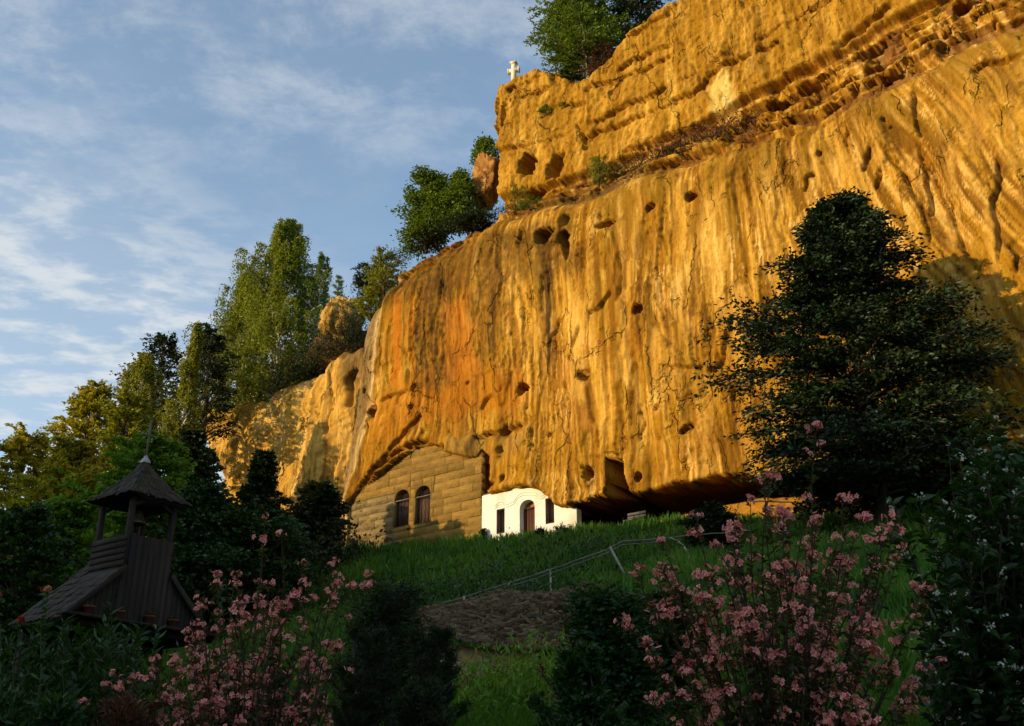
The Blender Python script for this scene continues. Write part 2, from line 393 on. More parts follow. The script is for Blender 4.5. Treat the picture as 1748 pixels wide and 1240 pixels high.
def axis(a, b, fine, far, grow):
    v = list(np.arange(a, b, fine)); st = fine
    while v[-1] < far: st *= grow; v.append(v[-1]+st)
    st = fine; lo = [a]
    while lo[-1] > -far: st *= grow; lo.append(lo[-1]-st)
    return np.array(lo[:0:-1] + v)
gx = axis(-45, 35, .4, 900, 1.25); gy = axis(-5, 72, .4, 900, 1.25)
GX, GY = np.meshgrid(gx, gy, indexing='ij'); GZ = G(GX, GY)
def gridfaces(n, m):
    i = np.arange(n-1)[:, None]*m; j = np.arange(m-1)[None]
    return np.stack([i+j, i+m+j, i+m+j+1, i+j+1], -1).reshape(-1, 4)
g = mesh_np('ground', np.stack([GX, GY, GZ], -1).reshape(-1, 3), gridfaces(*GX.shape), M['ground'], smooth=True)
tag(g, 'dark green grassy slope climbing from the garden to the foot of the cliff', None, None, 'structure')

# the hill across the valley whose evening shade lies over the garden
def shade_z(x, y):
    sc = x*(-SUN_H[0]) + y*(-SUN_H[1]); return SH0 - math.tan(SUN_EL)*sc
_d = atY(885, 922, 52.0)
SH0 = _d.z - .55 + math.tan(SUN_EL)*(_d.x*(-SUN_H[0]) + _d.y*(-SUN_H[1]))
hh = np.linspace(-260, 260, 160); hw = np.linspace(-90, 90, 61)
HH, HWd = np.meshgrid(hh, hw, indexing='ij')
ridge = 130.0
rx = SUN_H[0]*(ridge+HWd) - SUN_H[1]*HH; ry = SUN_H[1]*(ridge+HWd) + SUN_H[0]*HH
top = SH0 + math.tan(SUN_EL)*ridge + .35*fbm(HH*.12, HH*0, 3, 21)
rz_ = -8 + (top+8)*np.exp(-(HWd/42.0)**2) * (1-.6*sst(np.abs(HH), 170, 260)) + .8*fbm(rx*.1, ry*.1, 3, 4)*sst(np.abs(HWd), 6, 30)
g = mesh_np('hill', np.stack([rx, ry, rz_], -1).reshape(-1, 3), gridfaces(*HH.shape), M['hillmat'], smooth=True)
tag(g, 'green wooded hill across the valley behind the garden', None, None, 'structure')

# ------------------------------------------------------------------ cliff
def seg_sdf(PS, PZ, poly, closed=False):
    """distance, nearest point"""
    best = np.full(PS.shape, 1e9); ns = np.zeros(PS.shape); nz = np.zeros(PS.shape)
    n = len(poly); rng_ = range(n if closed else n-1)
    for i in rng_:
        a = poly[i]; b = poly[(i+1) % n]; ex, ez = b[0]-a[0], b[1]-a[1]; q = ex*ex+ez*ez+1e-9
        t = np.clip(((PS-a[0])*ex + (PZ-a[1])*ez)/q, 0, 1)
        cx, cz = a[0]+t*ex, a[1]+t*ez; dd = (PS-cx)**2 + (PZ-cz)**2
        m = dd < best; best = np.where(m, dd, best); ns = np.where(m, cx, ns); nz = np.where(m, cz, nz)
    return np.sqrt(best), ns, nz
def inside(PS, PZ, poly):
    c = np.zeros(PS.shape, bool); n = len(poly)
    for i in range(n):
        a = poly[i]; b = poly[(i+1) % n]
        if a[1] == b[1]: continue
        cond = ((a[1] > PZ) != (b[1] > PZ)) & (PS < (b[0]-a[0])*(PZ-a[1])/(b[1]-a[1]) + a[0])
        c ^= cond
    return c
def sdf(PS, PZ, poly):
    """negative inside"""
    d, ns, nz = seg_sdf(PS, PZ, poly, True); return np.where(inside(PS, PZ, poly), -d, d), ns, nz
def bboxed(SS, ZZ, pts, mar):
    s0 = min(p[0] for p in pts)-mar; s1 = max(p[0] for p in pts)+mar; z0 = min(p[1] for p in pts)-mar; z1 = max(p[1] for p in pts)+mar
    i0 = max(0, np.searchsorted(SS[:, 0], s0)); i1 = np.searchsorted(SS[:, 0], s1)
    j0 = max(0, np.searchsorted(ZZ[0], z0)); j1 = np.searchsorted(ZZ[0], z1)
    return slice(i0, i1), slice(j0, j1)
def groove(H, SS, ZZ, pts, width, depth, hp=0.0, lift=0.0):
    """a crack: sharp drop on one side of the line that heals away from it"""
    q = [S(a, b, hp) for a, b in pts]; sl = bboxed(SS, ZZ, q, 1.6); s_, z_ = SS[sl], ZZ[sl]
    ws = s_ + .10*pn(s_*1.2, z_*1.2, 77) + .03*pn(s_*4.2, z_*4.2, 78); wz_ = z_ + .10*pn(s_*1.2, z_*1.2, 79) + .03*pn(s_*4.2, z_*4.2, 80)
    if abs(q[-1][0]-q[0][0]) > abs(q[-1][1]-q[0][1]): q = q if q[-1][0] > q[0][0] else q[::-1]; flip = 1
    else: q = q if q[-1][1] > q[0][1] else q[::-1]; flip = 1
    best = np.full(s_.shape, 1e9); sg = np.zeros(s_.shape); par = np.zeros(s_.shape); n = len(q)-1
    for k in range(n):
        a, b = q[k], q[k+1]; ex, ez = b[0]-a[0], b[1]-a[1]; l2 = ex*ex+ez*ez+1e-9; tt = ((ws-a[0])*ex+(wz_-a[1])*ez)/l2; t = np.clip(tt, 0, 1)
        dd = np.hypot(ws-a[0]-t*ex, wz_-a[1]-t*ez); cr_ = ex*(wz_-a[1])-ez*(ws-a[0]); m = dd < best
        best = np.where(m, dd, best); sg = np.where(m, -np.sign(cr_), sg); par = np.where(m, (k+np.where((k == 0) & (tt < 0), tt*3, np.where((k == n-1) & (tt > 1), 1+(tt-1)*3, t)))/n, par)
    fade = sst(par, -.02, .12)*(1-sst(par, .86, 1.02)); depth = min(depth*.7, .4)*(1.5 if abs(q[-1][0]-q[0][0]) > abs(q[-1][1]-q[0][1]) else 1)
    H[sl] -= fade*depth*(.55*np.where(sg > 0, sst(best, 0, .06)*np.exp(-best/.55), 0) + .9*np.exp(-(best/max(.06, width*.6))**2))
    return q
def hole(H, SS, ZZ, px, py, rx, ry, depth, hp=0.0, ang=0.0):
    s0, z0 = S(px, py, hp); s1, _ = S(px+10, py, hp); _, z1 = S(px, py-10, hp)
    a = rx*(s1-s0)/10; b = ry*(z1-z0)/10
    sl = bboxed(SS, ZZ, [(s0, z0)], max(a, b)*2.2)
    ds, dz = SS[sl]-s0, ZZ[sl]-z0; c, n_ = math.cos(ang), math.sin(ang)
    u, v = (ds*c+dz*n_)/a, (-ds*n_+dz*c)/b
    r = np.hypot(u, v) + .26*pn(ds*2.2+px, dz*2.2+py, 31) + .14*pn(ds*6+px, dz*6+py, 32)
    H[sl] -= depth*(1-sst(r, .72, 1.08))

STEP = .062; STZ = .082
ss = np.concatenate([np.arange(-17.0, 26.5, STEP), np.arange(26.5, 40.0, .16)]); zz = np.arange(8.5, 46.0, STZ)
SS, ZZ = np.meshgrid(ss, zz, indexing='ij')
UP = -2.6
outline = [(570, 985, -.3), (576, 900, -.3), (577, 850, -.3), (581, 800, -.3), (588, 720, -.3), (597, 640, -.3), (602, 575, -.3), (613, 545, -.3), (626, 500, -.3), (637, 480, -.3), (658, 450, -.3), (688, 434, -.3), (740, 405, -.4), (800, 385, -.4), (838, 373, -.4),
    (849, 366, -1.2), (850, 335, UP), (848, 250, UP), (842, 182, UP), (849, 147, UP), (866, 139, UP), (890, 128, UP), (908, 119, UP), (926, 117, UP), (946, 121, UP), (975, 140, UP), (1008, 137, UP), (1040, 102, UP), (1075, 62, UP), (1120, 20, UP), (1160, -8, UP), (1230, -50, UP), (1400, -105, UP), (2100, -170, UP), (2500, -180, UP), (2900, 1100, 0)]
OUT = [S(a, b, c) for a, b, c in outline]
zl_px = [(560, 560), (850, 371), (905, 362), (960, 347), (1080, 303), (1160, 277), (1300, 231), (1380, 207), (1440, 181), (1500, 152), (1560, 122), (1640, 82), (1690, 58), (1748, 38), (2000, -50)]
zu_px = [(560, 520), (850, 338), (900, 334), (950, 318), (1010, 302), (1100, 262), (1160, 233), (1230, 200), (1300, 160), (1400, 108), (1480, 66), (1560, 30), (1640, -5), (1748, -55), (2000, -160)]
zls = [S(a, b, -.3) for a, b in zl_px]; zus = [S(a, b, UP) for a, b in zu_px]
ZL = np.interp(SS, [p[0] for p in zls], [p[1] for p in zls]) + .18*fbm(SS*.3, SS*0, 3, 41)
ZU = np.interp(SS, [p[0] for p in zus], [p[1] for p in zus]) + .22*fbm(SS*.35, SS*0, 3, 42)
ZU = np.maximum(ZU, ZL + .35)
print('cliff z', OUT, SS.shape)

# broad form
H = .34*fbm(SS*.10, ZZ*.09, 2, 1)
lowm = 1-sst(ZZ-ZL, -.2, .2)
sx_right = sst(SS, -6, 2)
# curtains of run-off flutes, leaning a little to the right in the eastern part
lean = sst(SS, 12, 22)*.38
su = SS + lean*(ZZ-20) + .35*fbm(SS*.25, ZZ*.12, 2, 3)
fl = fbm(su*1.0, ZZ*.055, 3, 11); fl2 = fbm(su*2.6, ZZ*.06, 3, 12); ridg = 1-np.abs(fbm(su*.62, ZZ*.045, 2, 14))*2.2
famp = .35 + .65*sst(fbm(SS*.12, ZZ*.1, 2, 15), -.25, .35)
saw = (su*.42 + .55*fbm(SS*.3, ZZ*.16, 3, 13)) % 1.0; sawm = sst(fbm(SS*.25, ZZ*.16, 3, 16), -.25, .25)
fh = .26*fl + .06*fl2 + .08*ridg + .24*sawm*(saw**1.5)*(1-sst(saw, .955, 1.0))
fadeb = .35 + .65*sst(ZZ, 13.5, 17.5)
# calmer rock round the openings that people have cut
calm = np.ones(SS.shape)
for pts in ([(605, 850), (690, 775), (745, 755), (822, 765), (822, 850), (905, 822), (950, 850), (985, 862), (1080, 846), (1200, 820), (1440, 806)], [(820, 930), (985, 920)], [(700, 900), (700, 930)]):
    dd, _, _ = seg_sdf(SS, ZZ, [S(a, b, 0) for a, b in pts]); calm *= 1-.85*np.exp(-(dd/1.6)**2)
H = H*calm + .08*(1-calm)
H += .25*calm*fh*famp*fadeb*lerp(.42, 1.0, sx_right)*lerp(.55, 1.0, lowm)
# spalled flakes: sharp edged terraces
wx = su + .20*fbm(SS*.6, ZZ*.5, 4, 17); wz = ZZ + .8*fbm(SS*.5, ZZ*.5, 3, 18)
t1 = fbm(wx*.42, wz*.075, 2, 19); t2 = fbm(wx*.8, wz*.13, 2, 20); t3 = fbm(wx*.35+9, wz*.35, 4, 23)
for lv, am in ((-.34, .10), (.02, .13), (.33, .10)):
    H += am*sst(t1, lv-.012, lv+.012)
dens = sst(fbm(SS*.15, ZZ*.2, 2, 24), -.35, .3)
for lv, am in ((-.2, .07), (.22, .07)):
    H += am*sst(t2, lv-.02, lv+.02)*dens
H += .05*sst(t3, .12, .14)*sst(18-ZZ, -1, 2.5) - .04*sst(-t3, .25, .27)*sst(18-ZZ, -1, 2.5)
t4 = fbm(SS*.30+.3*fbm(SS, ZZ, 3, 28), ZZ*.26, 3, 29); H += .07*sst(t4, .20, .215) - .05*sst(t4, .42, .435)
ch = np.abs(fbm(SS*1.1, ZZ*.3, 3, 25)); H += .015*ch + .008*fbm(SS*5, ZZ*2, 3, 26) + .022*sst(fbm(SS*1.6, ZZ*.5, 2, 27), .10, .14)
# rounded brow under the ledge
dl = ZL - ZZ
H -= np.where(dl > 0, 1.0*np.exp(-np.maximum(dl, 0)/.65), 0)
# the ledge and the upper cliff
v = np.clip((ZZ-ZL)/(ZU-ZL), 0, 1)
band = (ZZ > ZL) & (ZZ < ZU)
rocky = sst(SS, 7.5, 9.5)
lay = fbm(SS*.4, (ZZ-ZL)*1.3, 3, 51); lay2 = fbm(SS*.6+3, (ZZ-ZL)*2.6, 3, 52)
H = np.where(ZZ > ZL, H*.75 - 1.0, H)
H -= np.where(ZZ > ZL, 1.7*sst(v, 0, .75)+.35*v, 0)
H += np.where(band, rocky*(.8*sst(lay, -.05, .10) + .35*sst(lay2, 0, .12) - .3) + (1-rocky)*(.4*sst(lay2, .05, .2) + .25*lay), 0)*sst(v, 0, .2)*(1-sst(v, .82, .98))
upm = sst(ZZ-ZU, -.08, .30)
H += upm*.45
H += upm*.3*np.exp(-(ZZ-ZU)/2.5)
# bedding planes of the upper cliff
bz = ZZ-ZU + .25*fbm(SS*.3, ZZ*.3, 3, 53)
for c0, am in ((3.4, .34), (8.3, .3)):
    am = am*sst(fbm(SS*.22, ZZ*.1, 2, 154+int(c0)), -.3, .2)
    H += upm*am*(sst(bz, c0, c0+.12)*np.exp(-np.maximum(bz-c0, 0)/1.6))
    H -= upm*.25*np.exp(-((bz-c0+.06)/.07)**2)*sst(fbm(SS*.35, ZZ*.1, 2, 54+int(c0)), -.15, .2)
H += .12*upm*fbm(SS*2.2, ZZ*2.2, 4, 56)
HB = H.copy()
# specific cracks (photo positions): lower face
for pts, w, dp in [
    ([(612, 838), (635, 818), (655, 800), (690, 770), (715, 760), (742, 755)], .13, 1.0),
    ([(660, 792), (690, 755), (726, 708)], .07, .45), ([(700, 768), (745, 766), (768, 762)], .07, .5),
    ([(760, 722), (780, 748), (800, 772)], .05, .25), ([(808, 748), (830, 742), (845, 738)], .10, .8), ([(848, 768), (858, 762)], .10, .6),
    ([(850, 740), (858, 735), (862, 722)], .07, .5), ([(903, 735), (901, 700), (906, 650)], .05, .25), ([(910, 790), (913, 750), (908, 710)], .05, .25),
    ([(638, 700), (642, 640), (640, 590), (652, 520)], .07, .5), ([(655, 690), (680, 675), (712, 668)], .06, .35), ([(612, 668), (640, 690), (655, 703)], .08, .6), ([(612, 730), (632, 712), (650, 703)], .08, .5),
    ([(628, 720), (612, 770), (600, 815)], .10, .9), ([(820, 700), (826, 684), (842, 676)], .06, .3), ([(926, 545), (932, 500), (934, 470)], .06, .35), ([(862, 520), (866, 480), (858, 450)], .05, .3),
    ([(936, 600), (946, 570), (958, 545)], .05, .3), ([(1000, 560), (985, 590), (975, 620)], .05, .3), ([(1048, 500), (1030, 530), (1012, 540)], .05, .35), ([(1130, 560), (1150, 590), (1180, 610)], .05, .3),
    ([(1210, 640), (1232, 620), (1240, 590), (1246, 565)], .08, .7), ([(1140, 630), (1175, 635), (1210, 628)], .05, .3), ([(1165, 745), (1176, 735), (1192, 726)], .08, .6), ([(1252, 690), (1252, 665), (1258, 655)], .06, .4),
    ([(1374, 330), (1376, 302), (1388, 292)], .08, .6), ([(1478, 300), (1484, 270), (1490, 255)], .08, .6), ([(1500, 330), (1505, 300), (1500, 290)], .09, .8),
    ([(1558, 150), (1564, 200), (1576, 245)], .08, .7), ([(1578, 285), (1586, 330), (1596, 375)], .07, .55), ([(1712, 460), (1708, 400), (1700, 350), (1712, 305), (1708, 280)], .09, .8), ([(1740, 475), (1742, 440), (1722, 420)], .07, .5),
    ([(1510, 260), (1545, 300), (1580, 370), (1600, 430)], .10, .45), ([(1560, 240), (1610, 330), (1640, 400), (1660, 460)], .10, .4), ([(1450, 265), (1446, 240), (1452, 225)], .06, .4),
    ([(1660, 130), (1690, 115), (1748, 100)], .07, .55), ([(1390, 195), (1400, 220), (1398, 238)], .06, .35), ([(905, 620), (896, 580), (900, 520), (890, 480)], .06, .3),
    ([(760, 470), (757, 520), (748, 570)], .05, .22), ([(830, 420), (826, 470), (836, 520)], .05, .22), ([(700, 600), (704, 660)], .05, .2), ([(1060, 430), (1064, 480), (1056, 520)], .06, .35), ([(1130, 400), (1140, 440)], .05, .3),
    ([(960, 645), (975, 690), (970, 740)], .05, .3), ([(1010, 660), (1012, 700), (1024, 730)], .05, .3), ([(1090, 690), (1100, 720), (1092, 760)], .05, .3), ([(1180, 660), (1200, 690)], .05, .3), ([(1060, 720), (1055, 760), (1066, 790)], .05, .3),
    ([(1310, 500), (1302, 560), (1310, 600)], .06, .3), ([(1700, 500), (1705, 560), (1690, 610)], .06, .3), ([(1640, 470), (1650, 520)], .06, .3),
]: groove(H, SS, ZZ, pts, w, dp)
for pts, w, dp in [
    ([(990, 238), (1052, 218), (1080, 208), (1106, 194)], .12, 1.2), ([(1106, 194), (1150, 178), (1160, 172)], .06, .4), ([(1145, 172), (1180, 160), (1200, 142), (1204, 130)], .12, 1.1),
    ([(1200, 132), (1240, 112), (1290, 92)], .13, 1.3), ([(1290, 92), (1333, 70)], .09, .9), ([(1068, 262), (1120, 248)], .12, .9), ([(1040, 170), (1060, 140), (1100, 120), (1160, 92)], .07, .5),
    ([(1055, 128), (1100, 96), (1160, 75)], .07, .5), ([(1000, 160), (1020, 150), (1065, 138)], .06, .5), ([(1430, 80), (1460, 62), (1500, 40), (1530, 10)], .22, 1.6), ([(1268, 0), (1272, 22)], .12, 1.0),
    ([(940, 235), (950, 260), (965, 330)], .05, .35), ([(985, 215), (1000, 235), (1002, 260)], .08, .7), ([(868, 158), (880, 148), (896, 160)], .06, .5), ([(928, 186), (960, 182), (1010, 180)], .08, .8), ([(886, 168), (910, 160), (945, 150)], .06, .5),
    ([(940, 122), (944, 140), (946, 152)], .20, 1.1), ([(850, 240), (846, 200), (850, 160)], .12, .8), ([(1180, 100), (1200, 150), (1230, 190)], .05, .3), ([(1090, 330), (1120, 300)], .05, .3),
]: groove(H, SS, ZZ, pts, w, dp, UP)
# a fallen slab bed along the ledge
for pts, w, dp in [([(1440, 150), (1480, 132), (1530, 122)], .2, .6), ([(1330, 192), (1400, 165), (1500, 120), (1600, 85)], .16, .5)]: groove(H, SS, ZZ, pts, w, dp, -1.6)
for a in [(905, 284, 15, 20, 2.4, UP, .35), (954, 288, 13, 24, 2.2, UP, -.35), (915, 330, 16, 5, 1.0, UP), (862, 200, 6, 22, .5, UP), (1500, 120, 22, 9, 1.4, -1.8), (1445, 138, 12, 9, 1.4, -1.8),
          (1112, 355, 9, 7, 1.6), (1178, 333, 10, 8, 1.7), (1040, 388, 15, 7, 1.0), (936, 408, 16, 14, 1.5), (970, 408, 9, 13, 1.4), (967, 378, 9, 12, .5), (972, 428, 6, 20, .7), (898, 412, 9, 16, .3),
          (1094, 532, 10, 9, 1.8), (893, 665, 9, 11, 1.8), (1003, 645, 12, 10, .7), (712, 667, 4, 12, .9), (710, 698, 4, 5, .8), (644, 706, 9, 7, 1.3), (842, 830, 4, 7, 1.0), (859, 818, 4, 7, 1.0),
          (1009, 811, 8, 13, 1.1), (1093, 815, 6, 8, 1.2), (1000, 800, 4, 3, .4), (938, 742, 3, 4, .5), (872, 735, 30, 8, .35), (800, 655, 4, 3, .3), (1130, 700, 5, 4, .35), (1398, 262, 5, 6, .7), (1510, 208, 3, 4, .6), (1523, 222, 3, 3, .6),
          (728, 395, 5, 3, .3), (610, 662, 5, 6, .6)]:
    hole(H, SS, ZZ, *a)
def carve(poly_px, hp, target, edge=.12, wob=.0, mode='min'):
    q = [S(a, b, hp) for a, b in poly_px]; sl = bboxed(SS, ZZ, q, .8)
    s_, z_ = SS[sl], ZZ[sl]; wv = wob*fbm(s_*1.3, z_*1.3, 3, 61)
    d, _, _ = sdf(s_+wv, z_+wv, q); m = 1-sst(d, -edge, edge*.3)
    H[sl] = lerp(H[sl], target if not callable(target) else target(s_, z_), m); mm = np.zeros(SS.shape); mm[sl] = sst(m, .02, .15); return mm
# cave door opening and its darker neighbour
shade_door = carve([(1041, 870), (1040, 786), (1068, 785), (1072, 812), (1080, 838), (1086, 870)], 0, -6.0, .07, .05)  # mask for the shade painted inside the doorway
# long undercut below the face
def under(s_, z_):
    zt = np.interp(s_, _us, _uz)
    back = -6.6 + 1.0*fbm(s_*.5, z_*.6, 3, 62)
    floor_top = np.interp(s_, _fs, _fz)
    bench = -1.25 + (floor_top - z_)*1.1 + .12*fbm(s_, z_, 3, 63)
    return lerp(back, np.minimum(bench, .6), sst(floor_top - z_, -.06, .08))
und = [(984, 862), (1040, 852), (1078, 846), (1100, 842), (1150, 832), (1200, 822), (1260, 815), (1340, 812), (1400, 812), (1442, 806)]
_us, _uz = zip(*[S(a, b, 0) for a, b in und])
_fp = [(984, 905), (1100, 893), (1200, 868), (1260, 856), (1300, 848), (1380, 844), (1445, 842)]
_fs, _fz = zip(*[S(a, b, -1.25) for a, b in _fp])
shade_under = carve(und + [(1452, 842), (1460, 960), (984, 985)], 0, under, .42, .12)  # mask for the shade painted on the ceiling and back of the undercut
# red washed back wall behind the stalls
carve([(1512, 800), (1560, 792), (1640, 785), (1748, 775), (1900, 770), (1900, 960), (1510, 960)], 0, lambda a, b: -2.6 + .25*fbm(a, b, 3, 64), .12, .2)
# seat of the masonry front and of the whitewashed front, and the slot between them
carve([(596, 960), (598, 862), (612, 842), (650, 812), (690, 780), (714, 766), (742, 760), (760, 772), (800, 782), (819, 782), (819, 960)], 0, -1.1, .06, 0)
carve([(814, 850), (814, 784), (824, 768), (838, 782), (839, 850)], 0, -2.2, .06, .02)
carve([(816, 960), (816, 852), (850, 843), (880, 834), (905, 832), (925, 838), (945, 854), (955, 866), (984, 868), (990, 960)], 0, -2.4, .05, 0)
# stone lip over the whitewashed front
ql = [S(a, b, 0) for a, b in [(822, 844), (850, 836), (880, 827), (905, 825), (926, 831), (946, 847), (957, 860), (985, 862), (1040, 850)]]
sl = bboxed(SS, ZZ, ql, 1.5); dlp, _, _ = seg_sdf(SS[sl], ZZ[sl], ql)
H[sl] += np.where(H[sl] > -.9, .22*np.exp(-(dlp/.3)**2), 0)
qm = [S(a, b, 0) for a, b in [(600, 852), (612, 834), (650, 804), (690, 770), (714, 757), (744, 750), (764, 760), (800, 768)]]
sl = bboxed(SS, ZZ, qm, 2); dm, _, _ = seg_sdf(SS[sl], ZZ[sl], qm); H[sl] += np.where(H[sl] > -.7, .2*np.exp(-(dm/.6)**2), 0)
# boulder above the slot
s0, z0 = S(798, 764, 0); H += .25*np.exp(-((SS-s0)/.9)**2-((ZZ-z0)/.55)**2)*(H > -.9)

# left flank: pale buttress that turns away from the face
qf = [S(a, b, 0) for a, b in [(600, 850), (618, 760), (640, 690), (650, 600), (658, 520), (672, 470)]]
fls = np.interp(ZZ, [p[1] for p in qf], [p[0] for p in qf])
H -= np.clip(fls-SS, 0, 3)*.42 - .25*np.exp(-((SS-fls)/.18)**2)

# wrap beyond the outline
wb = .16*fbm(SS*.8, ZZ*.8, 4, 71)
D, NS, NZ = sdf(SS+wb, ZZ+wb, OUT)
H -= np.where(D < 0, .28*np.exp(D/.25), 0)*(ZZ > 12.5)
od = np.maximum(D, 0)
ox = (SS+wb-NS)/(od+1e-6); oz = (ZZ+wb-NZ)/(od+1e-6)
PSs = np.where(D > 0, NS - wb + ox*od*.22, SS); PZs = np.where(D > 0, NZ - wb + oz*od*.22, ZZ)
Hf = np.where(D > 0, H*np.exp(-od/1.5) + (1-np.exp(-od/1.5))*np.where(ZZ > ZL, -3.2, -.9) - od*1.35 - .45, H)
P = WO[None, None] + WT*PSs[..., None] + WN_*Hf[..., None]; P[..., 2] = PZs
fc = gridfaces(*SS.shape); keep = (D.ravel()[fc] < 7.0).all(1)
fc = fc[keep]

# colours of the rock (pigments, stains, crusts; shade painted into the cave recesses)
def C3(*c): return np.array(c, float)
ochre, light, brown, orange, pale, crust = C3(.37, .19, .012), C3(.60, .35, .05), C3(.17, .080, .008), C3(.50, .155, .010), C3(.46, .34, .16), C3(.070, .038, .012)
c = np.tile(ochre, SS.shape + (1,))
def cm(col_, m): 
    global c
    c = c + (col_ - c)*np.clip(m, 0, 1)[..., None]
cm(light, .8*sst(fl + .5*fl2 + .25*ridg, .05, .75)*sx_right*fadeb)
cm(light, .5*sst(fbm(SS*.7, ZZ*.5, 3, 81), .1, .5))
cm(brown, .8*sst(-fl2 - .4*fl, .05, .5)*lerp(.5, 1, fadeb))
cm(C3(.30, .125, .012), .6*sst(fbm(su*1.3+5, ZZ*.22, 5, 84, .65), .05, .5))
cm(C3(.70, .40, .07), .5*sst(fbm(su*2.0+2, ZZ*.13, 4, 87, .6), .15, .55)*sx_right)
stf = fbm(su*3.4, ZZ*.20, 4, 88, .7); stg = fbm(SS*6, ZZ*4.5, 3, 89, .7)
cm(C3(.15, .070, .010), .85*sst(stf + .35*stg, .14, .55)*(.4+.6*sst(fbm(SS*.25, ZZ*.16, 2, 99), -.3, .3)))
cm(C3(.78, .52, .16), .75*sst(-stf + .3*stg, .20, .6)*sst(fbm(SS*.2, ZZ*.14, 2, 98), -.2, .3)*lerp(.25, 1, sx_right))
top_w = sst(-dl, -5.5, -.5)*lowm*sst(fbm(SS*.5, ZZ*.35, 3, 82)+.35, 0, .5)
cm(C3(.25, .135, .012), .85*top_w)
cm(C3(.33, .175, .014), .6*upm)
cm(light, .5*upm*sst(fbm(SS*1.1, ZZ*.35, 3, 83), .15, .5))
def pmask(poly, hp=0, edge=.5, wob=.5, seed=90):
    q = [S(a, b, hp) for a, b in poly]; m = np.zeros(SS.shape); sl = bboxed(SS, ZZ, q, 2.0)
    s_, z_ = SS[sl], ZZ[sl]; wv = wob*fbm(s_*1.1, z_*.6, 4, seed); wv2 = wob*fbm(s_*1.6, z_*.5, 4, seed+5)
    d, _, _ = sdf(s_+wv, z_+wv2, q); m[sl] = 1-sst(d, -edge, edge); return m
strk = .55+.45*sst(fbm(su*1.8, ZZ*.12, 3, 85), -.3, .3)
spk = .60+.40*sst(fbm(SS*3.2, ZZ*2.6, 4, 86), -.25, .2)
cm(orange, .38*pmask([(720, 640), (800, 620), (900, 650), (910, 690), (720, 720), (700, 760), (640, 760), (640, 690), (700, 660)])*spk)
cm(orange, .6*pmask([(670, 480), (680, 480), (690, 660), (674, 660)], wob=.25, edge=.25)); cm(orange, .38*pmask([(702, 500), (712, 500), (720, 650), (708, 650)], wob=.25, edge=.25)); cm(C3(.55, .20, .025), .6*pmask([(760, 540), (800, 500), (830, 640), (760, 640)]))
cm(crust, .98*pmask([(716, 520), (735, 470), (770, 465), (770, 560), (768, 660), (722, 668), (712, 600)], seed=91)*strk*spk)
cm(crust, .85*pmask([(810, 500), (850, 470), (880, 520), (870, 560), (835, 640), (818, 650)], seed=92)*strk*spk)
cm(crust, .9*pmask([(925, 420), (948, 420), (944, 620), (930, 620)], wob=.2, edge=.2, seed=93)*strk)
cm(crust, .6*pmask([(650, 420), (980, 380), (1000, 470), (660, 520)], seed=94)*spk)
cm(C3(.34, .15, .03), .5*pmask([(960, 620), (1010, 610), (1020, 740), (970, 760)], seed=95)*strk)
cm(C3(.27, .18, .05), .6*pmask([(770, 745), (830, 745), (832, 790), (770, 780)], wob=.2, edge=.2))
cm(C3(.30, .20, .05), .5*pmask([(845, 745), (905, 735), (900, 770), (850, 775)], wob=.2))
for i, (a, b) in enumerate([(1110, 560), (1080, 700), (1160, 640), (1210, 700), (1300, 650), (1450, 240), (1670, 250), (1720, 200), (1600, 300), (1240, 320), (1180, 420), (1300, 420)]):
    ww = 10+7*(i % 3); cm(C3(.28, .165, .03), .5*pmask([(a, b-70), (a+ww, b-80), (a+ww+6, b+110), (a+4, b+100)], wob=.35, edge=.3, seed=101+i)*strk)
for i, (a, b) in enumerate([(1010, 430), (1060, 560), (1120, 620), (1160, 470), (1210, 400), (1250, 560), (1270, 700), (1380, 280), (1420, 320), (1560, 330), (1620, 330), (1680, 430), (1200, 760), (1330, 700), (980, 590), (1230, 470)]):
    ww = 9+8*(i % 3); cm(C3(.72, .44, .09), .65*pmask([(a, b-60), (a+ww, b-70), (a+ww+5, b+100), (a+4, b+90)], wob=.35, edge=.25, seed=131+i)*strk)
cm(C3(.72, .55, .18), .8*pmask([(1205, 150), (1240, 120), (1262, 180), (1240, 215), (1222, 200)], UP, .2, .3)*strk)
cm(pale, .85*sst(fls-SS, -.15, .25)*spk); cm(C3(.62, .52, .32), .8*np.exp(-((SS-fls+.35)/.16)**2)*(ZZ > 13)); cm(crust, .5*sst(fls-SS, .9, 1.3))
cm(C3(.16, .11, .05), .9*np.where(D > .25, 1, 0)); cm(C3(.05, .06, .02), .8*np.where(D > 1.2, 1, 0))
soil = band & (SS > 1) & (rocky < .8)
cm(C3(.16, .07, .025), .75*np.where(band, 1, 0)*sst(lay+lay2*.5, .25, -.15)); cm(C3(.10, .06, .02), .7*np.where(soil, 1, 0)*sst(v, .9, .3))
ginu = inside(SS, ZZ, [S(a, b, 0) for a, b in und + [(1452, 842), (1460, 960), (984, 985)]])
cm(C3(.032, .018, .011), .98*np.maximum(shade_door, shade_under))  # near-black colour stands in for shade in doorway and undercut
cm(C3(.045, .025, .013), .97*ginu*sst(ZZ - np.interp(SS, _fs, _fz), -.1, .1)); cm(C3(.48, .24, .03), .9*ginu*sst(np.interp(SS, _fs, _fz)-ZZ, 0, .15))  # recess above the bench painted dark as shade; bench itself is ochre
cm(C3(.36, .09, .03), .9*inside(SS, ZZ, [S(a, b, 0) for a, b in [(1512, 800), (1640, 785), (1900, 770), (1900, 960), (1510, 960)]]))
cm(c*0+c.mean(), .0*D)
idx = np.unique(fc); remap = np.full(SS.size, -1, np.int32); remap[idx] = np.arange(len(idx))
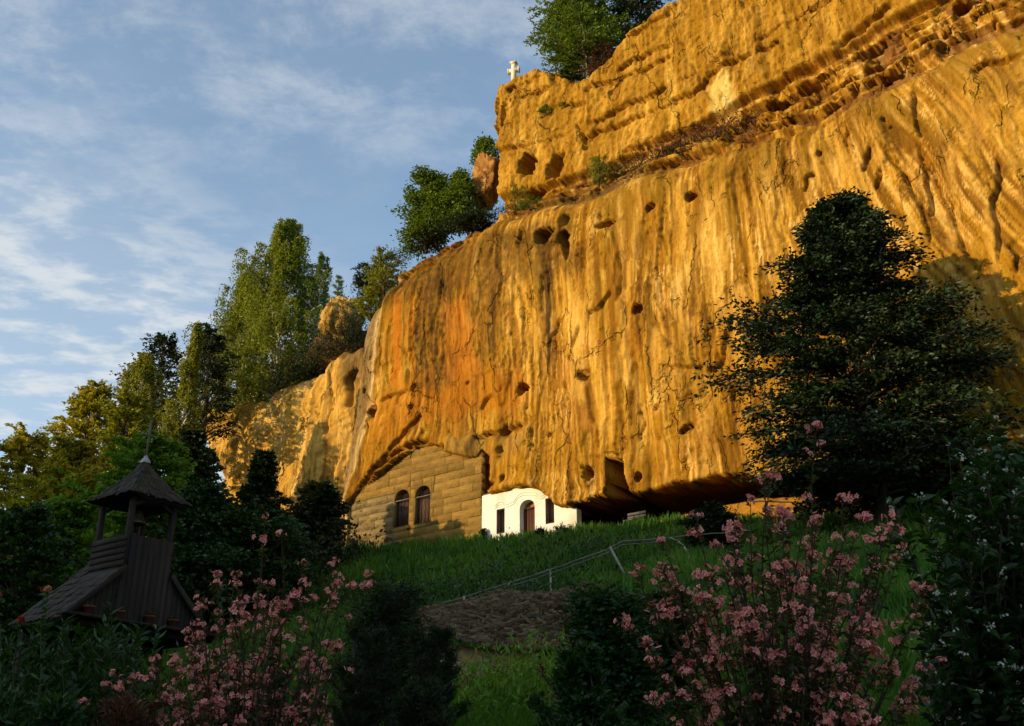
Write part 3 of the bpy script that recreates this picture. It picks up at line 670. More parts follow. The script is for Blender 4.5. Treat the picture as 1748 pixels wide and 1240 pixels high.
cl = mesh_np('cliff', P.reshape(-1, 3)[idx], remap[fc], M['cliff'], smooth=False, color=c.reshape(-1, 3)[idx])
tag(cl, 'huge golden sandstone cliff face with run-off streaks, cracks, holes and a ledge', None, None, 'structure')

# rear, lower stretch of cliff at the left
RH = -7.0
st2 = .10
s2 = np.arange(-40, -11, st2); z2 = np.arange(11, 34, st2); S2, Z2 = np.meshgrid(s2, z2, indexing='ij')
rout = [(320, 1000), (372, 812), (338, 770), (340, 735), (346, 702), (362, 690), (400, 686), (450, 682), (470, 664), (500, 648), (530, 636), (556, 615), (585, 601), (610, 596), (640, 600), (760, 600), (760, 1000)]
RO = [S(a, b, RH) for a, b in rout]
w2 = .22*fbm(S2*.6, Z2*.6, 4, 201)
D2, N2, M2 = sdf(S2+w2, Z2+w2, RO)
h2 = .5*fbm(S2*.14, Z2*.10, 2, 202) + .14*fbm(S2*.9, Z2*.05, 3, 203) + .04*fbm(S2*2.4, Z2*.1, 3, 204)
tt = fbm(S2*.5+.4*fbm(S2*.6, Z2*.6, 2, 205), Z2*.3, 3, 206)
for lv in (-.3, .0, .3): h2 += .1*sst(tt, lv-.02, lv+.02)
h2 += .06*fbm(S2*2, Z2*2, 4, 207) - .8*np.where(D2 < 0, np.exp(D2/.5), 0)
sL, zL = S(342, 760, RH); h2 -= .9*sst(zL+1.5-Z2, 0, 1.2)*sst(S2-sL, 5, 0)
for px_, w_, dp_ in [([(600, 690), (602, 650), (612, 640)], .25, 1.2), ([(560, 640), (566, 700), (560, 740)], .1, .5), ([(430, 690), (424, 730)], .1, .5), ([(500, 660), (498, 720)], .08, .4)]:
    q = [S(a, b, RH) for a, b in px_]; dd, _, _ = seg_sdf(S2+w2*.4, Z2, q); h2 -= dp_*np.exp(-(dd/w_)**2)
o2 = np.maximum(D2, 0); ox = (S2+w2-N2)/(o2+1e-6); oz = (Z2+w2-M2)/(o2+1e-6)
P2s = np.where(D2 > 0, N2-w2+ox*o2*.35, S2); P2z = np.where(D2 > 0, M2-w2+oz*o2*.35, Z2); hh2 = np.where(D2 > 0, h2*np.exp(-o2)-o2*1.1-.8, h2)
P2 = WO + WT*P2s[..., None] + WN_*(RH+hh2[..., None]); P2[..., 2] = P2z
f2 = gridfaces(*S2.shape); f2 = f2[(D2.ravel()[f2] < 6).all(1)]
c = np.tile(C3(.58, .34, .065), S2.shape + (1,))
cm(C3(.68, .44, .12), .8*sst(fbm(S2*.9, Z2*.12, 3, 208), -.1, .4)); cm(C3(.26, .15, .035), .7*sst(fbm(S2*1.4, Z2*.14, 3, 209), .15, .45)); cm(C3(.14, .09, .03), .9*pn(S2*2, Z2*.3, 210)*sst(D2, -3, -.3))
cm(C3(.13, .08, .035), .9*(D2 > .15)); cm(C3(.05, .055, .02), .8*(D2 > 1.0))
sA, zA = S(612, 640, RH); cm(C3(.12, .08, .03), .8*sst(S2, sA-2.2, sA-1.2)*sst(Z2, zA-1.5, zA))
g = mesh_np('cliff', P2.reshape(-1, 3), f2, M['cliff'], smooth=True, color=c.reshape(-1, 3))
tag(g, 'lower yellow cliff further back on the left, under the tall birch', None, None, 'structure')

# rough bank of soil between the rear cliff top and the great face
def boulder(name, label, ctr, size, seed, cols, kind=None, cat=None, facet=.0, n=44, rot=0):
    u = np.linspace(0, 2*math.pi, n*2, endpoint=False); w = np.linspace(.02, math.pi-.02, n)
    U, Wv = np.meshgrid(u, w, indexing='ij'); X = np.sin(Wv)*np.cos(U); Y = np.sin(Wv)*np.sin(U); Z = np.cos(Wv)
    r = np.ones(X.shape); rs = np.random.RandomState(seed)
    for _ in range(12):
        d = rs.normal(size=3); d /= np.linalg.norm(d); k = rs.uniform(.55, .9); pr = X*d[0]+Y*d[1]+Z*d[2]
        r = np.minimum(r, np.where(pr > .05, k/np.maximum(pr, .05), 9))
    r = r*(1 + .16*fbm(X*1.6+seed+Z, Y*1.6+Z*2, 4, seed) + .09*np.abs(fbm(X*4+Z*4, Y*4-Z*2, 3, seed+1)))
    cr, sr = math.cos(rot), math.sin(rot)
    Q = np.stack([X*r*size[0], Y*r*size[1], Z*r*size[2]], -1); Q = np.stack([Q[..., 0]*cr-Q[..., 1]*sr, Q[..., 0]*sr+Q[..., 1]*cr, Q[..., 2]], -1)
    m_, k_ = U.shape; i = np.arange(m_)[:, None]; j = np.arange(k_-1)[None]; i2 = (i+1) % m_
    f = np.stack([i*k_+j, i*k_+j+1, i2*k_+j+1, i2*k_+j], -1).reshape(-1, 4)
    t = sst(fbm(X*2+Z, Y*2+Z*2, 4, seed+2), -.2, .3)[..., None]; cc_ = np.array(cols[0])*(1-t)+np.array(cols[1])*t
    o = mesh_np(name, Q.reshape(-1, 3), f, M['cliff'], smooth=True, color=cc_.reshape(-1, 3), loc=ctr)
    return tag(o, label, cat, None, kind)
boulder('rock_outcrop', 'yellow rock knob jutting from the bank between the birch and the great cliff', W(583, 542, -8.2), (1.9, 1.5, 2.1), 3, ((.60, .38, .09), (.30, .17, .05)), 'structure', rot=.5)
boulder('rock_outcrop', 'brown pitted rock stack just left of the prow below the stone cross', W(831, 318, -4.6), (1.05, 1.3, 2.3), 8, ((.28, .13, .045), (.44, .24, .06)), 'structure')
boulder('bank', 'dark soil bank rising from the rear cliff top to the great cliff', W(596, 612, -10.2), (5.2, 3.0, 2.6), 12, ((.07, .045, .02), (.13, .07, .03)), 'structure', rot=-.66)
boulder('bank', 'dark mossy bank under the tall birch along the rear cliff edge', W(505, 640, -10.5), (5.5, 2.5, 1.2), 15, ((.05, .04, .018), (.09, .06, .025)), 'structure', rot=-.66)
# ------------------------------------------------------------------ buildings set into the rock
rnd = random.Random(5)
def lathe(prof, n=20):
    m = MB(); V = []; k = len(prof)
    for i in range(n):
        a = 2*math.pi*i/n; V += [(r*math.cos(a), r*math.sin(a), z) for r, z in prof]
    f = [(i*k+j, ((i+1) % n)*k+j, ((i+1) % n)*k+j+1, i*k+j+1) for i in range(n) for j in range(k-1)]
    m.add(V, f); return m
def plate(outer, holes, y0, y1, back=False):
    """upright plate in local x,z; front at y0, back at y1"""
    loops = [outer] + holes; m = MB()
    tri = tessellate_polygon([[Vector((x, z, 0)) for x, z in l] for l in loops])
    pts = [p for l in loops for p in l]; n = len(pts)
    V = [(x, y0, z) for x, z in pts] + [(x, y1, z) for x, z in pts]
    f3 = []
    for a, b, c_ in tri:
        A, B, C_ = pts[a], pts[b], pts[c_]
        cr = (B[0]-A[0])*(C_[1]-A[1]) - (B[1]-A[1])*(C_[0]-A[0])
        if cr < 0: b, c_ = c_, b
        f3.append((a, b, c_))
        if back: f3.append((a+n, c_+n, b+n))
    f4 = []; o = 0
    for l in loops:
        for i in range(len(l)):
            j = (i+1) % len(l); f4.append((o+i, o+j, o+j+n, o+i+n))
        o += len(l)
    m.add(V, f4, f3); return m
def arch_loop(x0, x1, z0, zt, n=12, rise=None):
    """opening outline, counter-clockwise; zt is the crown"""
    r = (x1-x0)/2; rise = r if rise is None else rise; cx = (x0+x1)/2; zs = zt-rise
    return [(x0, z0), (x1, z0)] + [(cx + r*math.cos(math.pi*i/n), zs + rise*math.sin(math.pi*i/n)) for i in range(n+1)]

def strip_wall(topline, zb, holes, y0, y1):
    """wall front in upright strips so that openings stay clean; holes: (x0, x1, z0, ztop(x))"""
    T_ = sorted(topline); xs = set(p[0] for p in T_)
    for a, b, u, fn in holes: xs |= set(np.linspace(a, b, 13).tolist())
    xs = sorted(xs); tx = [p[0] for p in T_]; tz = [p[1] for p in T_]; m = MB()
    for a, b in zip(xs[:-1], xs[1:]):
        if b-a < 1e-5: continue
        c_ = (a+b)/2; spans = [(lambda x: zb), ]; ta, tb = np.interp(a, tx, tz), np.interp(b, tx, tz); lo = (zb, zb)
        for h in sorted(holes, key=lambda h: h[2]):
            if h[0] < c_ < h[1]:
                m.add([(a, y0, lo[0]), (b, y0, lo[1]), (b, y0, h[2]), (a, y0, h[2])], [(0, 1, 2, 3)]); lo = (h[3](a), h[3](b))
        m.add([(a, y0, lo[0]), (b, y0, lo[1]), (b, y0, tb), (a, y0, ta)], [(0, 1, 2, 3)]); m.add([(a, y0, ta), (b, y0, tb), (b, y1, tb), (a, y1, ta)], [(0, 1, 2, 3)])
    for x in (xs[0], xs[-1]): m.add([(x, y0, zb), (x, y1, zb), (x, y1, np.interp(x, tx, tz)), (x, y0, np.interp(x, tx, tz))], [(0, 1, 2, 3)])
    for a, b, u, fn in holes:
        X = np.linspace(a, b, 13); L_ = [(a, u), (b, u)] + [(x, fn(x)) for x in X[::-1]]
        for p, q_ in zip(L_, L_[1:]+L_[:1]): m.add([(p[0], y0, p[1]), (q_[0], y0, q_[1]), (q_[0], y1, q_[1]), (p[0], y1, p[1])], [(0, 1, 2, 3)])
    return m
bm_blocks = []
for k in range(8):
    m = MB(); rs = np.random.RandomState(40+k); j = lambda: rs.uniform(-.02, .02)
    b0, b1 = .5, .5; ins = .014
    V = [(-.5, 1, -.5), (.5, 1, -.5), (.5, 1, .5), (-.5, 1, .5),
         (-.5+j()*.4, .03, -.5+j()*.4), (.5+j()*.4, .03, -.5+j()*.4), (.5+j()*.4, .03, .5+j()*.4), (-.5+j()*.4, .03, .5+j()*.4),
         (-.5+ins+j(), j()*1.2, -.5+ins*2+j()*.4), (.5-ins+j()*.4, j()*.6, -.5+ins*2+j()*.4), (.5-ins+j(), j()*1.2, .5-ins*2+j()), (-.5+ins+j(), j()*1.2, .5-ins*2+j())]
    m.add(V, [(0, 4, 7, 3), (1, 2, 6, 5), (3, 7, 6, 2), (0, 1, 5, 4), (4, 5, 9, 8), (5, 6, 10, 9), (6, 7, 11, 10), (7, 4, 8, 11), (8, 9, 10, 11)])
    for mt in ('block', 'block_old'): bm_blocks.append(m.build('ashlar_block', M[mt], link=False))

hF = .02
s0, z0 = S(710, 934, hF)
chapel = thing('chapel_wall', wall(s0, z0, hF), 'ashlar masonry front with two arched windows walled in under the rock crack', 'masonry wall', None, -AL)
def loc_s(px, py, h=hF): a, b = S(px, py, h); return a-s0, b-z0
mpoly = [loc_s(*p) for p in [(592, 965), (596, 862), (610, 840), (650, 810), (690, 778), (714, 764), (744, 757), (762, 768), (800, 778), (819, 776), (820, 965)]]
def win_rect(xl, xr, yt, yb, xb=None):
    (a, _), (b, _) = loc_s(xl, (yt+yb)/2), loc_s(xr, (yt+yb)/2); t = loc_s((xl+xr)/2+2, yt)[1]; u = loc_s((xl+xr)/2, yb)[1]; return a, b, u, t
wins = [win_rect(672, 699, 835, 900), win_rect(707, 735, 828, 894)]
def inpoly(x, z, poly): return bool(inside(np.array([x]), np.array([z]), poly)[0])
rects = []; z = -1.6; row = 0; ch = .44
while z < mpoly[6][1] + .5:
    h = ch*rnd.uniform(.9, 1.1); x = mpoly[0][0] - rnd.uniform(0, .8)
    while x < mpoly[-1][0]:
        w = rnd.uniform(.65, 1.25); x1 = min(x+w, mpoly[-1][0])
        if mpoly[-1][0]-x1 < .3: x1 = mpoly[-1][0]
        if any(inpoly(xx, zz_, mpoly) for xx in (x+.05, (x+x1)/2, x1-.05) for zz_ in (z+.05, z+h-.05)): rects.append((x, x1, z, z+h))
        x = x1
    z += h; row += 1
def subtract(r, w):
    x0, x1, a, b = r; wx0, wx1, wa, wb_ = w
    if x1 <= wx0 or x0 >= wx1 or b <= wa or a >= wb_: return [r]
    out = []
    if x0 < wx0: out.append((x0, wx0, a, b))
    if x1 > wx1: out.append((wx1, x1, a, b))
    m0, m1 = max(x0, wx0), min(x1, wx1)
    if a < wa: out.append((m0, m1, a, wa))
    if b > wb_: out.append((m0, m1, wb_, b))
    return [q for q in out if q[1]-q[0] > .05 and q[3]-q[2] > .05]
wr = [(a-.0, b+.0, u, t+.03) for a, b, u, t in wins]
for w_ in wr: rects = [q for r in rects for q in subtract(r, w_)]
xold = loc_s(672, 880)[0]; zold = loc_s(660, 842)[1]
gap_ids = 0
for (x0, x1, a, b) in rects:
    g_ = .006 + rnd.uniform(0, .012)
    old = (x0+x1)/2 < xold - .2 and (a+b)/2 < zold + .2*math.sin(x0*3)
    if b > 4.2 and rnd.random() < .07 and x1-x0 < 1: continue
    me = bm_blocks[rnd.randrange(8)*2 + (1 if old else 0)]
    o = ob('stone', me, chapel, ((x0+x1)/2, rnd.uniform(-.015, .03) + (.05 if old else 0)*rnd.random(), (a+b)/2)); o.scale = (x1-x0-g_, .35, b-a-g_)
    o.rotation_euler = (rnd.uniform(-.012, .012), rnd.uniform(-.008, .008), rnd.uniform(-.012, .012)*(2 if old else 1))
m = plate([(p[0], p[1]) for p in mpoly], [[(a, u), (b, u), (b, t+.03), (a, t+.03)] for a, b, u, t in wins], .07, .4); m.build('mortar_bed', M['mortar'], chapel)
for (a, b, u, t) in wins:
    r = (b-a)/2
    st = plate([(a, t-r-.05), (b, t-r-.05), (b, t+.05), (a, t+.05)], [arch_loop(a+.03, b-.03, t-r-.049, t, 12, r-.03)], .0, .3)
    zs = t-r
    st = MB(); n = 12; V = []; 
    for i in range(n+1):
        th = math.pi*i/n; V.append(((a+b)/2 + (r-.03)*math.cos(th), zs+(r-.03)*math.sin(th)))
    rim = [(b, zs)] + [(min(b, max(a, (a+b)/2 + 1.6*r*math.cos(math.pi*i/n))), t+.03 if i not in (0, n) else zs) for i in range(1, n)] + [(a, zs)]
    V2 = [(p[0], .0, p[1]) for p in V] + [(p[0], .0, p[1]) for p in rim] + [(p[0], .3, p[1]) for p in V]
    k = n+1; f = [(i, k+i, k+i+1, i+1) for i in range(n)] + [(i, i+1, 2*k+i+1, 2*k+i) for i in range(n)]
    st.add(V2, f); st.build('arch_stone', M['block'], chapel)
    win = ob('window', plate([(a-.05, u-.05), (b+.05, u-.05), (b+.05, t+.05), (a-.05, t+.05)], [], .34, .38).build('back', M['iron'], link=False), chapel)
    jm = MB()
    jm.box((a+.02, .17, (u+zs)/2), (.04, .33, zs-u)); jm.box((b-.02, .17, (u+zs)/2), (.04, .33, zs-u)); jm.box(((a+b)/2, .17, u+.02), (b-a, .34, .04)); jm.build('frame', M['mortar'], win)
    for i in range(4):
        pw = (b-a-.10)/4; q = MB(); x = a+.05+pw*(i+.5); q.box((x, .30+.01*(i % 2), (u+.05+zs)/2), (pw-.018, .03, zs-u-.08)); q.build('shutter_board', M['shutter'], win)
    q = MB(); q.box(((a+b)/2, .10, zs), (b-a-.02, .05, .05)); q.build('transom', M['railwood'], win)
    q = MB(); nn = 9
    for sgn in (-1, 1):
        for i in range(-nn, nn*2):
            x0_ = a+.05 + (b-a-.1)*i/5.0; x1_ = x0_ + sgn*(zs-u-.1)*.42
            # clip the diagonal to the opening
            pts = []
            for tt_ in np.linspace(0, 1, 25):
                xx = x0_+(x1_-x0_)*tt_
                if a+.05 <= xx <= b-.05: pts.append((xx, .06+.006*sgn, u+.05+(zs-u-.08)*tt_))
            if len(pts) > 1: q.tube([pts[0], pts[-1]], .008, 4)
    q.build('lattice', M['iron'], win)
    q = MB()
    for i in range(1, 6):
        th = math.pi*i/6; q.tube([((a+b)/2, .08, zs), ((a+b)/2+(r-.04)*math.cos(th), .08, zs+(r-.04)*math.sin(th))], .010, 4)
    q.tube([((a+b)/2+(r-.06)*.5*math.cos(th), .08, zs+(r-.06)*.5*math.sin(th)) for th in np.linspace(0, math.pi, 9)], .010, 4)
    q.build('fanlight_grille', M['iron'], win)

# whitewashed front
hW = .05
s1_, z1_ = S(900, 922, hW)
fac = thing('chapel_front', wall(s1_, z1_, hW), 'small whitewashed chapel front with arched door and two barred windows under the rock lip', 'chapel', None, -AL)
def lw(px, py): a, b = S(px, py, hW); return a-s1_, b-z1_
top = [(984, 868), (968, 866), (955, 862), (946, 851), (937, 841), (926, 833), (914, 829), (903, 828), (888, 830), (870, 835), (850, 840), (823, 847)]
outer = [(lw(822, 925)[0], -1.3), (lw(984, 925)[0], -1.3)] + [lw(*p) for p in top]
dx0, dx1 = lw(887, 890)[0], lw(913, 890)[0]; dzt = lw(902, 853)[1]; dz0 = -.35
hd = arch_loop(dx0, dx1, dz0, dzt, 12, .38)
def rectw(xl, xr, yt, yb): return lw(xl, (yt+yb)/2)[0], lw(xr, (yt+yb)/2)[0], lw((xl+xr)/2, yb)[1], lw((xl+xr)/2, yt)[1]
w1 = rectw(847.5, 861.5, 869, 911); w2 = rectw(931, 946, 850, 894)
hl = [hd] + [[(a, u), (b, u), (b, t), (a, t)] for a, b, u, t in (w1, w2)]
def archf(x): r = (dx1-dx0)/2; return dzt-.38 + .38*math.sqrt(max(0, 1-((x-(dx0+dx1)/2)/r)**2))
strip_wall([lw(*p) for p in top], -1.3, [(dx0, dx1, dz0, archf)] + [(a, b, u, (lambda x, t=t: t)) for a, b, u, t in (w1, w2)], 0, .42).build('wall', M['plaster'], fac)
ln = [(x, -.03, z) for x, z in [lw(*p) for p in top]]
def ribbon(pts, wz, dy_, y0):
    m = MB()
    for i in range(len(pts)-1):
        a, b = Vector(pts[i]), Vector(pts[i+1]); V = []
        for p in (a, b): V += [(p.x, y0, p.z), (p.x, y0-dy_, p.z+.01), (p.x, y0-dy_, p.z+wz), (p.x, y0, p.z+wz+.02)]
        m.add(V, [(0, 4, 5, 1), (1, 5, 6, 2), (2, 6, 7, 3)])
    m.add([(pts[0][0], y0, pts[0][2]), (pts[0][0], y0-dy_, pts[0][2]), (pts[0][0], y0-dy_, pts[0][2]+wz), (pts[0][0], y0, pts[0][2]+wz)], [(0, 1, 2, 3)]); return m
ribbon(ln[::-1], .10, .22, .3).build('coping', M['slate'], fac)
def wavy(pts, off):
    P_ = [lw(*p) for p in pts]; q = []
    for i in range(len(P_)-1):
        for t in np.linspace(0, 1, 5)[:-1]:
            p0, p1, p2, p3 = P_[max(i-1, 0)], P_[i], P_[i+1], P_[min(i+2, len(P_)-1)]
            q.append(tuple(.5*((2*b)+(-a+c_)*t+(2*a-5*b+4*c_-d)*t*t+(-a+3*b-3*c_+d)*t**3) for a, b, c_, d in zip(p0, p1, p2, p3)))
    return [(x, -.01, z+off) for x, z in q + [P_[-1]]]
for off in (0, .13):
    for pp in ([(845, 869), (852, 862), (859, 862), (862, 866), (876, 861), (884, 851), (892, 846), (903, 845), (914, 846)], [(914, 846), (920, 851), (928, 850), (934, 843), (938, 843)]):
        q = MB(); q.tube(wavy(pp, off), .022, 6); q.build('moulding', M['plaster'], fac, smooth=True)
door = ob('door', plate(arch_loop(dx0+.0, dx1-.0, dz0, dzt-.0, 12, .38), [], .42, .46).build('door', M['lunette'], link=False), fac); door['label'] = 'dark red-brown plank door with ochre lunette'
pw = (dx1-dx0-.18)/4; dtop = dzt-.38
for i in range(4):
    q = MB(); q.box((dx0+.13+pw*(i+.5), .395+.006*(i % 2), (dz0+dtop)/2), (pw-.015, .035, dtop-dz0)); q.build('plank', M['redwood'], door)
q = MB(); q.box(((dx0+dx1)/2+.04, .36, dtop+.03), (dx1-dx0-.1, .09, .09)); q.build('lintel', M['redwood'], door)
q = MB(); q.box((dx0+.07, .37, (dz0+dtop)/2), (.10, .09, dtop-dz0)); q.build('frame', M['redwood'], door)
q = MB(); q.box((dx1-.18, .36, (dz0+dtop)/2+.05), (.03, .05, .16)); q.build('handle', M['iron'], door)
for (a, b, u, t) in (w1, w2):
    win = ob('window', plate([(a-.05, u-.05), (b+.05, u-.05), (b+.05, t+.05), (a-.05, t+.05)], [], .26, .30).build('pane', M['iron'], link=False), fac)
    q = MB(); q.box((a+.025, .07, (u+t)/2), (.05, .06, t-u)); q.box((b-.025, .07, (u+t)/2), (.05, .06, t-u)); q.box(((a+b)/2, .07, u+.025), (b-a-.1, .06, .05)); q.box(((a+b)/2, .07, t-.025), (b-a-.1, .06, .05)); q.build('frame', M['redwood'], win)
    q = MB()
    for i in range(6): q.box((a+.06+(b-a-.12)*i/5, .05, (u+t)/2), (.012, .012, t-u-.06))
    for sgn in (-1, 1):
        for i in range(-4, 9):
            z_0 = u+.06+(t-u-.1)*i/6.0; pts = []
            for tt_ in np.linspace(0, 1, 15):
                zc_ = z_0 + sgn*(b-a)*1.0*(tt_-.5)
                if u+.05 < zc_ < t-.05: pts.append((a+.06+(b-a-.12)*tt_, .036+.006*sgn, zc_))
            if len(pts) > 1: q.tube([pts[0], pts[-1]], .007, 4)
    q.build('lattice', M['iron'], win)

# stone cross on the prow
cb_ = W(877, 139, UP-.55)
cr = thing('stone_cross', cb_ - Vector((0, 0, .25)), 'pale stone cross standing on the topmost prow of the cliff', 'cross', None, -.35)
q = MB(); q.box((0, 0, .80), (.30, .24, 1.75), taper=.88); q.build('shaft', M['crossstone'], cr)
q = MB(); q.box((0, 0, 1.08), (.80, .22, .26)); q.box((-.36, 0, 1.08), (.07, .26, .36)); q.box((.36, 0, 1.08), (.07, .26, .36)); q.build('arm', M['crossstone'], cr)
q = MB(); q.box((0, 0, 1.69), (.46, .34, .10)); q.box((0, 0, 1.62), (.36, .28, .06)); q.build('cap', M['crossstone'], cr)

# ------------------------------------------------------------------ belfry
BY = 27.0
Nn = atY(215, 935, BY); v_ = Vector((Nn.x, Nn.y, 0)).normalized(); r_ = Vector((v_.y, -v_.x, 0)); PH = math.radians(34.5)
a_ = (r_*math.cos(PH) + v_*math.sin(PH)).normalized(); b_ = Vector((-a_.y, a_.x, 0))
gz_ = float(G(Nn.x, Nn.y)); bel = thing('wooden_belfry', (Nn.x, Nn.y, gz_), 'dark weathered wooden belfry with shingled pyramid roof and iron cross above a plank gable', 'belfry', None, math.atan2(a_.y, a_.x))
bo = Vector((Nn.x, Nn.y, gz_))
def fp(px, py, yo=0.0):
    P_ = onplane(px, py, bo + b_*yo, b_); d = P_ - bo; return d.dot(a_), d.z
zP = fp(215, 908)[1]; w = fp(296, 921)[0]; zG = fp(240, 1066)[1]
xv0, zv0 = fp(231, 950); xv1, zv1 = fp(108, 1047); xr1, zr1 = fp(356, 1050)
slope = (zv0-zv1)/(xv0-xv1); hw_ = w/2; zR = zv0 + slope*(hw_-xv0); xl = xv1; xr = 2*hw_-xv1
ov = .24; zE = fp(228, 838, -ov)[1]; zA = (onplane(247, 786, bo + a_*hw_ + b_*hw_, v_) - bo).z; zC = (onplane(250, 722, bo + a_*hw_ + b_*hw_, v_) - bo).z
print('belfry', w, zP, zG, zR, zE, zA, xl, xr, 'ground', gz_)
def roofz(x): return zR - slope*abs(x-hw_)
x = xl; i = 0
while x < xr:
    pwid = rnd.uniform(.13, .21); x1 = min(x+pwid, xr); inn = x1 > 0 and x < w
    t0 = min(roofz(x+.01), zR) - .05; t1 = min(roofz(x1-.01), zR) - .05
    if x >= -.02 and x1 <= w+.05: t0 = t1 = zP + rnd.uniform(-.03, .03)
    t0 = max(t0, zG+.02); t1 = max(t1, zG+.02); y = (-.035 if inn else 0) + rnd.uniform(-.006, .006)
    q = MB(); q.add([(x+.004, y, zG), (x1-.004, y, zG), (x1-.004, y, t1), (x+.004, y, t0), (x+.004, y+.03, zG), (x1-.004, y+.03, zG), (x1-.004, y+.03, t1), (x+.004, y+.03, t0)],
                    [(0, 1, 2, 3), (5, 4, 7, 6), (0, 3, 7, 4), (1, 5, 6, 2), (3, 2, 6, 7)])
    q.build('plank', M['darkwood'], bel); x = x1; i += 1
for sx in (0, w):                      # side parapets of level boards
    for k in range(6):
        zb = zP - .13 - k*.165
        q = MB(); q.box((sx+(-.03 if sx == 0 else .03), w/2, zb), (.035, w+.04, .15), rot=Matrix.Rotation(.14 if sx == 0 else -.14, 3, 'Y')); q.build('board', M['darkwood'], bel)
for k in range(5):
    q = MB(); q.box((w/2, w+.03, zP-.13-k*.165), (w, .035, .15)); q.build('board', M['darkwood'], bel)
for (px_, py_) in ((.06, .06), (w-.06, .06), (.06, w-.06), (w-.06, w-.06)):
    q = MB(); q.box((px_, py_, (zP-1.0+zE)/2), (.13, .13, zE-zP+1.2)); q.build('post', M['redwood' if px_ > 1e9 else 'darkwood'], bel)
    br = MB(); sg = 1 if px_ < w/2 else -1
    br.box((px_+sg*.22, py_, zE-.16), (.50, .09, .09), rot=Matrix.Rotation(-.55*sg, 3, 'Y')); br.build('brace', M['darkwood'], bel)
q = MB(); q.box((w/2, .06, zE+.02), (w+.3, .12, .12)); q.box((w/2, w-.06, zE+.02), (w+.3, .12, .12)); q.box((.06, w/2, zE+.021), (.12, w+.3, .12)); q.box((w-.06, w/2, zE+.021), (.12, w+.3, .12)); q.build('plate_beam', M['darkwood'], bel)
q = MB(); q.box((w/2, w/2, zE+.02), (w, .12, .14)); q.build('bell_beam', M['darkwood'], bel)
e0 = w/2+ov; RHt = zA-zE
def prof(t): return e0*(1-t)**1.12*(1-.0*t) + .02, zE - .02 + RHt*(t**1.18)
sh = MB(); V = []
for t in np.linspace(0, 1, 8):
    r, z = prof(t); r = max(r-.05, .02); V += [(w/2-r, w/2-r, z-.03), (w/2+r, w/2-r, z-.03), (w/2+r, w/2+r, z-.03), (w/2-r, w/2+r, z-.03)]
f = [(k*4+i, k*4+(i+1) % 4, k*4+4+(i+1) % 4, k*4+4+i) for k in range(7) for i in range(4)]; sh.add(V, f + [(3, 2, 1, 0)]); sh.build('roof_boarding', M['darkwood'], bel)
NCO = 7
for k in range(NCO):
    ta, tb = k/NCO*.96, (k+1.5)/NCO*.96; (ra, za), (rb, zb) = prof(ta), prof(min(tb, 1)); q = MB()
    for side in range(4):
        R = Matrix.Rotation(side*math.pi/2, 3, 'Z'); n = max(3, int(2*ra/.12))
        for i in range(n):
            u0, u1 = -1+2*i/n, -1+2*(i+1)/n; jz = rnd.uniform(-.012, .03); th_ = .028+rnd.uniform(0, .02); ext = rnd.uniform(-.03, .03)
            P4 = [(u0*(ra+ext), -(ra+ext), za), (u1*(ra+ext), -(ra+ext), za), (u1*rb, -rb, zb), (u0*rb, -rb, zb)]
            V = [R @ Vector((p[0], p[1], p[2]+jz)) for p in P4] + [R @ Vector((p[0], p[1]-.01, p[2]+jz+(th_ if j < 2 else .01))) for j, p in enumerate(P4)]
            V = [(p.x+w/2, p.y+w/2, p.z) for p in V]; q.add(V, [(4, 5, 6, 7), (0, 1, 5, 4), (1, 2, 6, 5), (3, 0, 4, 7)])
    q.build('shingle_course', M['shingle'], bel)
q = lathe([(.15, -.06), (.12, .02), (.05, .12), (.012, .20)], 4); o = q.build('finial', M['tin'], bel, loc=(w/2, w/2, zA-.02)); o.rotation_euler = (0, 0, math.pi/4)
q = MB(); hC = zC-zA; q.box((0, 0, hC/2), (.055, .035, hC)); q.box((0, 0, hC*.62), (.44, .035, .045), rot=Matrix.Rotation(-.05, 3, 'Y'))
for sx in (-1, 1): q.box((sx*.22, 0, hC*.62), (.05, .04, .09))
q.box((0, 0, hC), (.10, .04, .06)); q.build('cross', M['railwood'], bel, loc=(w/2, w/2, zA+.05)).rotation_euler = (0, 0, .1)
